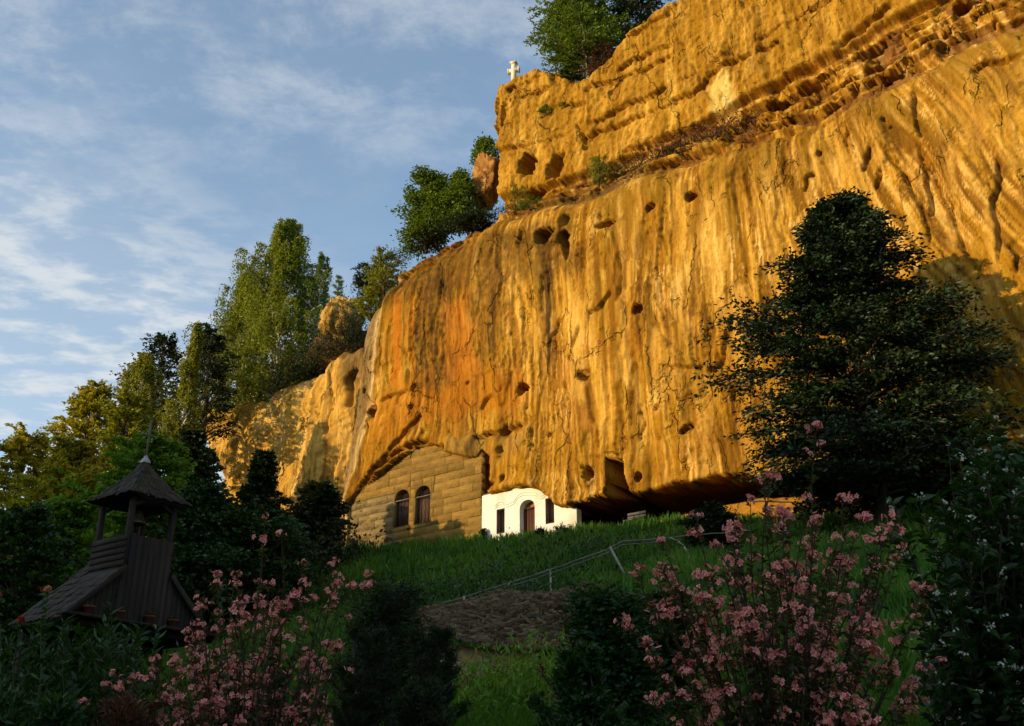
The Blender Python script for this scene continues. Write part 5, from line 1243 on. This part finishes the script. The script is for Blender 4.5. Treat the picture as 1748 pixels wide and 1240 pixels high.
T = [
 ('birch_tree', 'tall weeping birch on the lower cliff, tallest tree against the sky', 'tree', 468, 694, 352, 200, onW(-9.2), dict(nl=130, nt=18, nf=26, ls=.19, asp=.6, mat='lf_birch', style='weep', twigs=False, seed=41, e0=.2, e1=1.0, cb=.05, bark='birchbark', tr=.2, prof=lambda t: np.interp(t, [0, .3, .6, .85, 1], [.95, 1, .8, .5, .3]), drop=.6)),
 ('birch_tree', 'broad birch hanging its lower branches over the left end of the yellow cliff', 'tree', 400, 702, 440, 175, onW(-9.4), dict(nl=100, nt=17, nf=24, ls=.19, asp=.6, mat='lf_birch', style='weep', twigs=False, seed=42, e0=.1, e1=.95, cb=.03, bark='birchbark', prof=lambda t: np.interp(t, [0, .3, .7, 1], [1, 1, .75, .4]), drop=.8)),
 ('birch_tree', 'blue-green drooping birch right of the tall weeping birch', 'tree', 532, 640, 425, 62, onW(-10.2), dict(nl=50, nt=12, nf=14, ls=.17, mat='lf_edge', style='weep', seed=43, e0=.3, e1=1.1, cb=.1, bark='birchbark', drop=1.0)),
 ('pine_sapling', 'young pine behind the rock knob', 'tree', 575, 540, 468, 34, onW(-9.5), dict(nl=26, nt=9, nf=16, ls=.16, asp=.14, mat='lf_edge', style='up', seed=44, e0=.5, e1=.9, cb=.1, prof=lambda t: 1-.8*t)),
 ('hazel_bush', 'sunlit leafy bush just left of the top corner of the great cliff', 'bush', 655, 505, 424, 66, onW(-3.2), dict(nl=40, nt=10, nf=12, ls=.15, asp=.6, mat='lf_olive', seed=45, e1=1.3, stems=3, cb=.05)),
 ('hazel_bush', 'dark spreading bush above the rock knob against the sky', 'bush', 628, 505, 460, 66, onW(-5.2), dict(nl=36, nt=10, nf=10, ls=.16, asp=.5, mat='lf_dark', seed=46, e0=0, e1=.6, stems=2, cb=.2)),
 ('hazel_bush', 'green bush on the dark bank beside the cliff edge', 'bush', 636, 545, 486, 52, onW(-4.2), dict(nl=36, nt=10, nf=12, ls=.15, asp=.6, mat='lf_olive', seed=47, e1=1.2, stems=2, cb=.05)),
 ('aspen_tree', 'upright fresh green tree on the edge of the great cliff', 'tree', 728, 425, 290, 92, onW(-2.4), dict(nl=80, nt=13, nf=16, ls=.17, asp=.7, mat='lf_edge', jit=.7, seed=48, e0=.35, e1=1.2, cb=.02, stems=4, prof=lambda t: np.interp(t, [0, .3, .7, 1], [1, .95, .7, .35]))),
 ('aspen_tree', 'second green tree on the cliff edge, left of the brown rock stack', 'tree', 784, 396, 292, 62, onW(-3.0), dict(nl=55, nt=12, nf=15, ls=.17, asp=.7, mat='lf_edge', jit=.7, seed=49, e0=.35, e1=1.2, cb=.02, stems=4, prof=lambda t: np.interp(t, [0, .3, .7, 1], [1, .95, .7, .35]))),
 ('aspen_tree', 'small bright bush topping the brown rock stack left of the prow', 'tree', 829, 284, 236, 44, onW(-5.4), dict(nl=30, nt=10, nf=12, ls=.16, asp=.7, mat='lf_edge', jit=.7, seed=50, e1=1.3, cb=.04, stems=2)),
 ('juniper_bush', 'low dark green bush row along the brow below the brown rock stack', 'bush', 812, 392, 357, 78, onW(-1.9), dict(nl=36, nt=10, nf=14, ls=.14, asp=.4, mat='lf_dark', seed=51, e1=1.0, cb=.02, squash=.5)),
 ('birch_tree', 'dense green birch leaning out beside the stone cross at the top edge', 'tree', 1005, 130, -22, 150, onW(-4.2), dict(nl=130, nt=15, nf=20, ls=.17, asp=.6, mat='lf_edge', seed=52, e0=-.1, e1=1.2, cb=.02, bark='birchbark', stems=3, tr=.15, lean=(-1.0, 0), prof=lambda t: np.interp(t, [0, .3, .7, 1], [.75, .95, 1, .6]))),
 ('birch_tree', 'dark leafy tree at the top of the frame behind the birch', 'tree', 1092, 60, -50, 90, onW(-5.5), dict(nl=60, nt=12, nf=15, ls=.17, asp=.6, mat='lf_dark', seed=53, e1=1.2, cb=.02, stems=2)),
 ('root_tangle', 'russet brown hanging roots and dead twigs under the top birch', 'bush', 1030, 135, 82, 52, onW(-3.0), dict(nl=30, nt=10, nf=12, ls=.13, asp=.3, mat='lf_brown', seed=54, e0=-.5, e1=.8, cb=.05)),
 ('ledge_bush', 'little green tuft on the step below the stone cross', 'bush', 930, 200, 180, 26, onW(-2.4), dict(nl=16, nt=8, nf=10, ls=.10, asp=.4, mat='lf_edge', seed=55, e1=1.2, cb=.02, stems=2)),
 ('ledge_bush', 'tiny green tuft right of the one below the cross', 'bush', 964, 186, 174, 14, onW(-2.5), dict(nl=10, nt=7, nf=8, ls=.09, asp=.4, mat='lf_edge', seed=56, e1=1.2, cb=.02)),
 ('ledge_bush', 'twiggy half-dry bush on the ledge under the two big holes', 'bush', 1022, 316, 264, 46, onW(-1.6), dict(nl=34, nt=10, nf=8, ls=.12, asp=.3, mat='lf_olive', seed=57, e0=.3, e1=1.2, cb=.02, stems=4, style='up')),
 ('ledge_bush', 'sparse yellow-green sprigs at the foot of the prow', 'bush', 884, 338, 320, 34, onW(-1.8), dict(nl=16, nt=8, nf=7, ls=.10, asp=.4, mat='lf_olive', seed=58, e0=0, e1=.6, cb=.02)),
 ('ledge_bush', 'low green growth behind the brow right of the brown stack', 'bush', 905, 362, 346, 50, onW(-1.3), dict(nl=16, nt=8, nf=10, ls=.11, asp=.4, mat='lf_edge', seed=59, e0=0, e1=.6, cb=.02)),
]
for (nm, lb, ct, cx_, pb_, pt_, w_, pos, kw) in T: tree_px(nm, lb, ct, ET, cx_, pb_, pt_, w_, pos, **kw)
# undergrowth carpets
def carpet(name, label, pts, n, ls, mats, seed, spread=(.35, .35, .25), asp=.3, hgt=.5):
    rs = np.random.RandomState(seed); A = np.array([tuple(p) for p in pts]); cum = np.concatenate([[0], np.cumsum(np.linalg.norm(np.diff(A, axis=0), axis=1))]); u = rs.uniform(0, cum[-1], n)
    C = np.stack([np.interp(u, cum, A[:, k]) for k in range(3)], 1) + rs.normal(0, 1, (n, 3))*np.array(spread)
    C[:, 2] += hgt*np.abs(fbm(u*.9, u*0, 3, seed))*rs.uniform(0, 1, n)
    Dr = np.stack([rs.normal(0, .6, n), rs.normal(0, .6, n), rs.uniform(.2, 1.2, n)], 1); V, f, col = leaves_np(C, Dr, rs.normal(0, 1, (n, 3)), ls*rs.uniform(.6, 1.4, n), asp, rs, rs.uniform(0, 1, n))
    o = mesh_np(name, V, f, M[mats], color=col); return tag(o, label, None, None, 'stuff')
carpet('undergrowth', 'russet and green undergrowth growing along the sloping ledge', [W(a, b, -2.0) for a, b in [(1085, 288), (1130, 268), (1180, 250), (1230, 232), (1290, 208)]], 2600, .16, 'lf_brown', 61, (.5, .5, .30), .4)
carpet('undergrowth', 'dark green undergrowth along the left end of the ledge', [W(a, b, -1.6) for a, b in [(1040, 305), (1090, 292), (1150, 270), (1250, 232)]], 1500, .15, 'lf_dark', 62, (.5, .4, .22))
carpet('undergrowth', 'green growth edging the brow of the great cliff', [W(a, b, -1.9) for a, b in [(668, 452), (700, 428), (745, 400), (800, 378), (850, 366), (900, 358)]], 3600, .15, 'lf_dark', 63, (.4, .5, .14))
carpet('undergrowth', 'dark undergrowth covering the bank between the two cliffs', [W(a, b, -7.6) for a, b in [(470, 655), (520, 628), (560, 600), (600, 570), (636, 530), (645, 500)]], 9000, .20, 'lf_dark', 64, (.9, .8, .62))
carpet('undergrowth', 'yellow-green trailing twigs hanging over the left end of the yellow cliff', [W(a, b, -6.6) for a, b in [(360, 700), (400, 700), (430, 695)]], 1600, .15, 'lf_birch', 65, (.6, .4, .8))
carpet('undergrowth', 'dark weeds crowded at the foot of the lower cliff', [gp(*atY(a, 940, y).xy, .5) for a, y in [(-40, 32), (60, 36), (180, 38), (300, 40), (420, 46), (500, 50), (570, 54)]], 14000, .24, 'lf_dark', 66, (1.5, 2.0, .6), .5, 1.0)

# grass
rs = np.random.RandomState(7); n = 270000
Yv = 8 + 50*rs.uniform(0, 1, n)**1.15; Xv = (rs.uniform(-200, 2250, n)-CX)/F*Yv*1.08
sW = WT[0]*Xv + WT[1]*(Yv-52); dW = WN_[0]*Xv + WN_[1]*(Yv-52); k = (dW > .25) & ~((sW < -17) & (dW < 3)); 
Xv, Yv = Xv[k], Yv[k]; cl_ = fbm(Xv*.5, Yv*.5, 3, 33); k = rs.uniform(0, 1, len(Xv)) < .45+.9*sst(cl_, -.5, .4); Xv, Yv, cl_ = Xv[k], Yv[k], cl_[k]
n = len(Xv); hg = (.22+.30*rs.uniform(0, 1, n))*(1+.5*cl_)*np.where(Yv < 16, 1.25, 1); wd = .006+.00055*Yv; an = rs.uniform(0, 6.28, n)
bs = np.stack([Xv, Yv, G(Xv, Yv)-.03], 1); sd = np.stack([np.cos(an), np.sin(an), 0*an], 1)*wd[:, None]; ld = rs.normal(0, .22, (n, 2))*hg[:, None]
mid = bs.copy(); mid[:, 2] += hg*.6; mid[:, :2] += ld*.35; tp = bs.copy(); tp[:, 2] += hg; tp[:, :2] += ld
V = np.stack([bs-sd, bs+sd, mid+sd*.7, tp], 1).reshape(-1, 3); i = np.arange(n)[:, None]*4
col = np.repeat(np.stack([np.clip(.45+1.2*cl_+.5*fbm(Xv*.12, Yv*.12, 2, 35)+rs.normal(0, .25, n), 0, 1), rs.uniform(.1, 1, n), 0*an], 1), 4, axis=0)
k = np.arange(n)
g = mesh_np('grass', V, [i+np.array([[0, 1, 2]]), i+np.array([[0, 2, 3]])], M['grass'], color=col); tag(g, 'tall green grass growing over the whole slope', None, None, 'stuff')

# ------------------------------------------------------------------ garden shrubs in the foreground
def flower(rs, C, N_, r, V, F_, Cc, off, cin, cout):
    N_ = N_/np.linalg.norm(N_); a = np.cross(N_, [0.3, .5, .8]); a /= np.linalg.norm(a); b = np.cross(N_, a); ph = rs.uniform(0, 6.28)
    tube = C - N_*r*1.3
    for k in range(5):
        t = ph + k*2*math.pi/5; d = np.cos(t)*a+np.sin(t)*b; s = -np.sin(t)*a+np.cos(t)*b
        V += [C-N_*r*.25, C+d*r*.6+s*r*.34+N_*r*.1, C+d*r*(1.0+rs.uniform(-.12, .1))-N_*r*.02, C+d*r*.6-s*r*.34+N_*r*.1]; o = off[0]; F_ += [(o, o+1, o+2), (o, o+2, o+3)]
        kk = rs.uniform(.8, 1.1); Cc += [cin*kk, cout*kk, cout*kk*1.05, cout*kk]; off[0] += 4
    for k in range(3):
        t = k*2.09; d = np.cos(t)*a+np.sin(t)*b; d2 = np.cos(t+2.09)*a+np.sin(t+2.09)*b; o = off[0]
        V += [C+d*r*.22-N_*r*.2, C+d2*r*.22-N_*r*.2, tube]; F_ += [(o, o+1, o+2)]; Cc += [cin*.8]*3; off[0] += 3
def cluster_mesh(seed, nfl, spread, r, cin, cout, mat='petal'):
    rs = np.random.RandomState(seed); V, F_, Cc, off = [], [], [], [0]
    for k in range(nfl):
        d = rs.normal(0, 1, 3); d[2] = abs(d[2])*.7 + .1; d /= np.linalg.norm(d); C = d*spread*rs.uniform(.55, 1.1)
        tone = rs.uniform(0, 1); co = cout*(1-tone*.45)+cin*tone*.45; flower(rs, C, d+rs.normal(0, .35, 3), r*rs.uniform(.8, 1.15), V, F_, Cc, off, cin, co)
    for k in range(nfl//2):      # buds and red calyces
        d = rs.normal(0, 1, 3); d /= np.linalg.norm(d); C = d*spread*.5; o = off[0]; s = np.cross(d, [0, 0, 1])*r*.2
        V += [C, C+d*r*1.4+s, C+d*r*1.8, C+d*r*1.4-s]; F_ += [(o, o+1, o+2), (o, o+2, o+3)]; Cc += [cin*.6]*4; off[0] += 4
    return mesh_np('flower_cluster', np.array(V), np.array(F_), M[mat], color=np.array(Cc), link=False)
pin, pout = np.array((.72, .10, .10)), np.array((.98, .54, .43))
CLM = [cluster_mesh(300+k, 5+k % 6, .050, .0205, pin, pout) for k in range(10)]
WCL = [cluster_mesh(340+k, 6, .04, .011, np.array((.75, .75, .55)), np.array((.85, .85, .78))) for k in range(5)]
def shrub(name, label, cat, base, tips, seed, leafmat='lf_weig', stemmat='stem', lsz=.06, nleaf=26, ncl=(5, 9), clm=None, clscale=1.0, flower_from=.35, maxcl=298, bend=.25, spread=.05, asp=.42, curl=.5, group=None, srad=.006):
    rs = np.random.RandomState(seed); root = thing(name, base, label, cat, group); b0 = np.array(base); P, R_ = [], []; LC, LD = [], []; cls = []
    for tp_ in tips:
        tp_ = np.array(tuple(tp_)) - b0; m = 9; u = np.linspace(0, 1, m); st = np.array([rs.normal(0, spread*3), rs.normal(0, spread*3), 0]); L_ = np.linalg.norm(tp_-st)
        hor = (tp_-st)*np.array([1, 1, 0]); pth = st + (tp_-st)*u[:, None] + np.array([0, 0, 1.0])*(np.sin(u*math.pi)*bend*np.linalg.norm(hor))[:, None] + np.cumsum(rs.normal(0, .012, (m, 3)), 0)*L_
        pth[0] = st; P.append(pth); R_.append(srad*(1.3-u*1.05)*(.6+L_*.5))
        d = np.gradient(pth, axis=0); d /= np.linalg.norm(d, axis=1)[:, None]
        nl_ = int(nleaf*max(.5, L_)); uu = rs.uniform(.15, 1.0, nl_); 
        for q in uu:
            C = np.array([np.interp(q, u, pth[:, c]) for c in range(3)]); dd = np.array([np.interp(q, u, d[:, c]) for c in range(3)]); sdv = np.cross(dd, rs.normal(0, 1, 3)); sdv /= np.linalg.norm(sdv)+1e-9
            LC.append(C); LD.append(dd*curl+sdv)
        if clm:
            for q in rs.uniform(flower_from, 1.0, rs.randint(*ncl)) if ncl[1] > ncl[0] else []:
                C = np.array([np.interp(q, u, pth[:, c]) for c in range(3)]); cls.append(C + rs.normal(0, spread*.9, 3))
            cls.append(pth[-1])
    if P:
        V, f = many_tubes(np.array(P), np.array(R_), 5); mesh_np('stems', V, f, M[stemmat], root, smooth=True)
    LC = np.array(LC); LD = np.array(LD); n = len(LC); V, f, col = leaves_np(LC, LD+rs.normal(0, .25, (n, 3)), np.array([0, 0, 1.0])+rs.normal(0, .5, (n, 3)), lsz*rs.uniform(.6, 1.3, n), asp, rs, rs.uniform(0, 1, n))
    mesh_np('leaves', V, f, M[leafmat], root, color=col)
    rs.shuffle(cls)
    cls.sort(key=lambda c_: np.linalg.norm(c_+b0))
    for c_ in cls[:maxcl]:
        o = ob('flower_cluster', clm[rs.randint(len(clm))], root, tuple(c_)); o.rotation_euler = (rs.uniform(-.6, .6), rs.uniform(-.6, .6), rs.uniform(0, 6.28)); s_ = clscale*rs.uniform(.75, 1.3); o.scale = (s_, s_, s_)
    if len(cls) > maxcl:
        Vv, Fv, Cv, n0 = [], [], [], 0
        for c_ in cls[maxcl:]:
            me = clm[rs.randint(len(clm))]; nv = len(me.vertices); a = np.zeros(nv*3); me.vertices.foreach_get('co', a); a = a.reshape(-1, 3); th = rs.uniform(0, 6.28); Rm = np.array([[math.cos(th), -math.sin(th), 0], [math.sin(th), math.cos(th), 0], [0, 0, 1]])
            cc_ = np.zeros(nv*4); me.color_attributes['col'].data.foreach_get('color', cc_); ff = np.zeros(len(me.polygons)*3, int); me.polygons.foreach_get('vertices', ff)
            Vv.append((a*clscale*rs.uniform(.75, 1.3)) @ Rm.T + c_); Fv.append(ff.reshape(-1, 3)+n0); Cv.append(cc_.reshape(-1, 4)[:, :3]); n0 += nv
        tag(mesh_np('flower_clusters', np.concatenate(Vv), np.concatenate(Fv), M['petal'], root, color=np.concatenate(Cv)), kind='stuff')
    return root
rs = np.random.RandomState(88)
def tips_from(pxs, Ylo, Yhi): return [atY(a, b, rs.uniform(Ylo, Yhi)) for a, b in pxs]
# right weigela
main = [(1308, 782), (1318, 800), (1396, 780), (1402, 835), (1330, 830), (1215, 875), (1228, 905), (1270, 880), (1310, 870), (1345, 905), (1450, 850), (1440, 880), (1088, 930), (1105, 960), (1142, 932), (1150, 960), (1178, 975), (1170, 1000), (1112, 990),
        (1120, 1020), (1078, 1058), (1140, 1055), (1165, 1050), (1105, 1130), (1118, 1108), (1170, 1100), (1130, 1180), (1160, 1165), (1125, 1225), (1180, 1220), (1498, 885), (1552, 885), (1515, 905), (1530, 950), (1525, 915), (1545, 995), (1575, 985), (1568, 1030),
        (1600, 1155), (1585, 1175), (1560, 1165), (1545, 1190), (1500, 1120), (1520, 1160), (1480, 1100)]
d = rs.uniform(0, 1, (52, 2)); fill = [(1190+320*a, 930+300*b) for a, b in d] + [(1230+200*a, 900+200*b) for a, b in rs.uniform(0, 1, (30, 2))]
bR = atY(1335, 1330, 7.2); bR.z = float(G(bR.x, bR.y))
shrub('weigela_shrub', 'big pink weigela in full bloom in the right foreground', 'flowering shrub', bR, tips_from(main, 6.6, 7.4)+tips_from(fill, 6.3, 8.0), 401, clm=CLM, ncl=(2, 5), nleaf=42, flower_from=.66, spread=.032, bend=.16)
# left weigela
main = [(463, 903), (470, 945), (480, 955), (395, 978), (402, 985), (510, 968), (505, 1000), (440, 1005), (470, 1035), (345, 1045), (330, 1062), (360, 1035), (600, 968), (592, 985), (572, 1000), (588, 1018), (645, 977), (540, 1040), (560, 1080), (300, 1130), (318, 1100),
        (150, 1188), (165, 1180), (180, 1172), (200, 1170), (215, 1165), (240, 1160), (262, 1150), (290, 1205), (270, 1140), (350, 1000), (380, 1010), (420, 985), (490, 1010), (560, 1000), (285, 1235), (310, 1225), (575, 1140), (330, 1180)]
d = rs.uniform(0, 1, (62, 2)); fill = [(330+ 230*a+20*(b-.5), 1020+225*b) for a, b in d] + [(300+150*a, 1100+140*b) for a, b in rs.uniform(0, 1, (30, 2))]
bL = atY(440, 1320, 8.6); bL.z = float(G(bL.x, bL.y))
shrub('weigela_shrub', 'pink weigela in full bloom left of centre, before the belfry', 'flowering shrub', bL, tips_from(main, 8.1, 9.0)+tips_from(fill, 8.0, 9.6), 402, clm=CLM, ncl=(2, 5), nleaf=36, flower_from=.55, spread=.035, bend=.16, clscale=.95)
# white flowered shrub at the right edge
d = rs.uniform(0, 1, (330, 2)); tip = [(1600+230*a - 30*(b > .6)*(b < .95) + 30*(b < .12), 775+480*b) for a, b in d] + [(1610, 775), (1640, 770), (1560, 930), (1570, 990), (1700, 760), (1735, 745), (1690, 790), (1600, 1100), (1590, 1180), (1500, 862), (1520, 880)]
bb = atY(1740, 1330, 8.4); bb.z = float(G(bb.x, bb.y))
shrub('mock_orange_shrub', 'tall dark leafy shrub with small white flowers at the right edge', 'flowering shrub', bb, tips_from(tip, 7.6, 9.4), 403, leafmat='lf_fg', lsz=.115, nleaf=32, clm=WCL, ncl=(0, 2), clscale=.9, flower_from=.6, spread=.05, bend=.12, asp=.45, maxcl=298)
# leafy garden plants lower left
GP = 'tall leafy perennials in the lower left bed'
spots = [(115, 1050, 'tallest leafy perennial under the left roof slope of the belfry'), (70, 1090, 'leafy perennial between the belfry roof and the orange rose'), (165, 1085, 'leafy perennial below the leftmost flower pot'), (188, 1055, 'leafy perennial reaching up to the second flower pot'), (210, 1070, 'leafy perennial left of the dark belfry post'),
         (235, 1075, 'leafy perennial in front of the dark belfry post'), (285, 1118, 'lone perennial with a star of leaves in the dark under the belfry'), (150, 1115, 'leafy perennial low in the middle of the bed'), (95, 1130, 'broad leafy perennial low at the left of the bed'), (20, 1080, 'leafy perennial at the very left edge'),
         (195, 1130, 'leafy perennial low right of the bed middle'), (45, 1150, 'leafy perennial near the bottom left corner'), (128, 1160, 'leafy perennial near the bottom of the bed'), (238, 1130, 'leafy perennial at the right end of the bed')]
for i, (a, b, lb) in enumerate(spots):
    tp = atY(a, b, 9.5+(i % 3)*.5); rr = np.random.RandomState(500+i); bs_ = Vector((tp.x, tp.y, float(G(tp.x, tp.y)))); tps = [tp + Vector((rr.normal(0, .13), rr.normal(0, .13), -abs(rr.normal(0, .12)))) for _ in range(7)] + [tp]
    shrub('leafy_perennial', lb, 'plant', bs_, tps, 500+i, leafmat='lf_fg', stemmat='greenstem', lsz=.12, nleaf=34, clm=None, spread=.05, bend=.05, asp=.24, curl=.9, group=GP, srad=.004)
# rose
tp = atY(72, 1045, 9.0); bs_ = Vector((tp.x, tp.y, float(G(tp.x, tp.y))))
RC = [cluster_mesh(600, 9, .025, .032, np.array((.35, .05, .02)), np.array((.42, .05, .03))), cluster_mesh(601, 9, .02, .03, np.array((.5, .25, .1)), np.array((.55, .30, .16)))]
shrub('rose_bush', 'rose bush with red and pale yellow blooms at the left edge', 'flowering shrub', bs_, [atY(55, 1040, 9.0), atY(80, 1035, 9.1), atY(78, 1052, 8.9), atY(42, 1048, 9.1)], 610, leafmat='lf_fg', stemmat='greenstem', lsz=.07, nleaf=30, clm=RC, ncl=(0, 1), spread=.04, bend=.05, asp=.6)
# centre: dark juniper, climbing shrub with rust seed heads, weeds
def bush_px(name, label, px, pt, w_, Y, **kw):
    tp = atY(px, pt, Y); bs_ = Vector((tp.x, Y, float(G(tp.x, Y)))); return tree(name, label, 'shrub', None, bs_, tp.z-bs_.z, w_/2*Y*1.02/F, **kw)
bush_px('juniper_shrub', 'black-green juniper shrub left of the shingled hut', 668, 985, 170, 14.0, nl=90, nt=12, nf=22, ls=.075, asp=.22, mat='lf_dark', jit=.9, seed=71, e0=.3, e1=1.2, cb=.02, stems=3, tr=.03)
bush_px('juniper_shrub', 'black-green low juniper in front of the left end of the hut', 742, 1060, 130, 12.5, nl=70, nt=12, nf=22, ls=.07, asp=.16, mat='lf_dark', style='up', seed=72, e0=.3, e1=1.2, cb=.02, stems=3, tr=.03)
bush_px('juniper_shrub', 'dark juniper at the bottom centre between the weigelas', 620, 1060, 150, 11.0, nl=80, nt=12, nf=22, ls=.065, asp=.16, mat='lf_dark', style='up', seed=73, e0=.3, e1=1.2, cb=.02, stems=3, tr=.03)
bush_px('juniper_shrub', 'low black shrub along the bottom edge left of the grass', 720, 1150, 190, 9.0, nl=80, nt=12, nf=22, ls=.06, asp=.2, mat='lf_dark', style='up', seed=74, e0=.3, e1=1.2, cb=.02, stems=3, tr=.03)
bush_px('spirea_shrub', 'leafy green shrub growing over the right half of the hut roof', 1035, 995, 190, 11.5, nl=110, nt=13, nf=18, ls=.075, asp=.5, mat='lf_fg', jit=.9, seed=75, e0=.4, e1=1.35, cb=.02, stems=5, tr=.02, prof=lambda t: 1-.35*t)
bush_px('spirea_shrub', 'leafy green shrub at the bottom beside the pink weigela', 985, 1090, 160, 9.5, nl=90, nt=13, nf=16, ls=.07, asp=.5, mat='lf_fg', style='up', seed=76, e0=.4, e1=1.3, cb=.02, stems=5, tr=.02)
bush_px('spirea_shrub', 'leafy green shrub covering the right end of the hut', 1125, 1000, 130, 12.0, nl=80, nt=13, nf=16, ls=.075, asp=.5, mat='lf_fg', style='up', seed=70, e0=.4, e1=1.3, cb=.02, stems=5, tr=.02)
bush_px('dock_plant', 'rust brown dried seed stems rising before the hut roof', 990, 985, 190, 12.5, nl=34, nt=8, nf=9, ls=.06, asp=.35, mat='lf_brown', style='up', seed=77, e0=.9, e1=1.4, cb=.2, stems=8, tr=.012)
bush_px('lilac_shrub', 'dark round shrub on the grass below the overhang', 1210, 850, 90, 36.0, nl=60, nt=12, nf=16, ls=.13, asp=.4, mat='lf_dark', seed=78, e1=1.2, cb=.02, stems=3, tr=.05)
bush_px('weed_clump', 'soft brownish weeds at the bottom left under the pink blossoms', 235, 1165, 230, 8.2, nl=70, nt=10, nf=16, ls=.06, asp=.2, mat='lf_brown', style='up', seed=79, e0=.6, e1=1.3, cb=.02, stems=6, tr=.008)
bush_px('weed_clump', 'dark weeds filling the bottom left corner', 60, 1170, 260, 8.0, nl=80, nt=11, nf=16, ls=.08, asp=.35, mat='lf_fg', style='up', seed=80, e0=.5, e1=1.3, cb=.02, stems=6, tr=.008)
bush_px('weed_clump', 'dark green weeds low beneath the left weigela', 420, 1130, 240, 10.2, nl=80, nt=12, nf=18, ls=.075, asp=.35, mat='lf_dark', style='up', seed=81, e0=.5, e1=1.3, cb=.02, stems=6, tr=.008)
bush_px('weed_clump', 'thin sprigs against the whitewashed wall right of the door', 923, 903, 24, 49.6, nl=14, nt=8, nf=7, ls=.10, asp=.4, mat='lf_dark', style='up', seed=82, e0=.6, e1=1.3, cb=.02, stems=4, tr=.02)
bush_px('weed_clump', 'bushy sprigs at the right end of the whitewashed wall', 960, 899, 34, 48.4, nl=16, nt=8, nf=7, ls=.10, asp=.4, mat='lf_dark', style='up', seed=83, e0=.6, e1=1.3, cb=.02, stems=4, tr=.02)
bush_px('weed_clump', 'ivy-like growth at the seam of masonry and whitewash', 824, 902, 22, 52.8, nl=14, nt=8, nf=9, ls=.10, asp=.4, mat='lf_dark', style='up', seed=84, e0=.6, e1=1.3, cb=.02, stems=3, tr=.02)
# longer grass tussocks close by
def tussock(label, px, py, Y, n, hgt, spread, seed):
    rs = np.random.RandomState(seed); p = atY(px, py, Y); c_ = np.stack([p.x+rs.normal(0, spread, n), p.y+rs.normal(0, spread, n)], 1); z = G(c_[:, 0], c_[:, 1]); h = hgt*rs.uniform(.5, 1.1, n)
    b = np.column_stack([c_, z]); L_ = rs.normal(0, .28, (n, 2))*h[:, None]; a = rs.uniform(0, 6.28, n); s = np.stack([np.cos(a), np.sin(a), 0*a], 1)*.007
    m1 = b.copy(); m1[:, 2] += h*.55; m1[:, :2] += L_*.3; t_ = b.copy(); t_[:, 2] += h; t_[:, :2] += L_*1.1
    V = np.stack([b-s, b+s, m1+s*.8, m1-s*.8, t_], 1).reshape(-1, 3); i = np.arange(n)[:, None]*5; col = np.repeat(np.stack([rs.uniform(.2, 1, n), rs.uniform(.2, 1, n), 0*a], 1), 5, axis=0)
    o = mesh_np('long_grass', V, [i+np.array([[0, 1, 2, 3]]), i+np.array([[3, 2, 4]])], M['grass'], color=col); tag(o, label, None, None, 'stuff')
tussock('long green grass between the weigela and the white-flowered shrub', 1470, 1150, 10.0, 5000, 1.15, .55, 91)
tussock('long green grass at the bottom left of the big weigela', 1120, 1200, 10.0, 4000, .95, .4, 92)
tussock('long green grass in front of the shingled hut', 850, 1180, 12.5, 6000, .95, .7, 93)
tussock('long grass seen through the stems of the big weigela', 1300, 1150, 11.0, 4000, 1.1, .6, 94)
print('objects', len(bpy.data.objects), 'tris', sum(len(m.polygons) for m in bpy.data.meshes))

carpet('dry_weeds', 'straw coloured dry weeds along the front of the shingled hut', [gp(*atY(a, 1125, 19.6).xy, .35) for a in (760, 850, 920)], 4000, .10, 'lf_straw', 97, (.3, .35, .28), .2, .3)

rs = np.random.RandomState(5)
pts = []
carpet('weed_patch', 'clumps of broad-leaved weeds scattered through the grass slope', [gp(*atY(a, 1000, y).xy, .12) for a, y in [(560, 44), (700, 40), (640, 34), (820, 38), (760, 30), (950, 42), (1100, 38), (900, 33), (1000, 29), (620, 26), (860, 26)]], 9000, .16, 'lf_fg', 99, (1.1, 1.3, .10), .4, .25)
carpet('weed_patch', 'tufts of fresh green weeds in front of the low hut', [gp(*atY(a, 1160, 17.0).xy, .3) for a in (690, 780, 900, 1000, 1130, 1180)], 15000, .14, 'lf_green', 98, (.3, 1.1, .35), .25, .75)
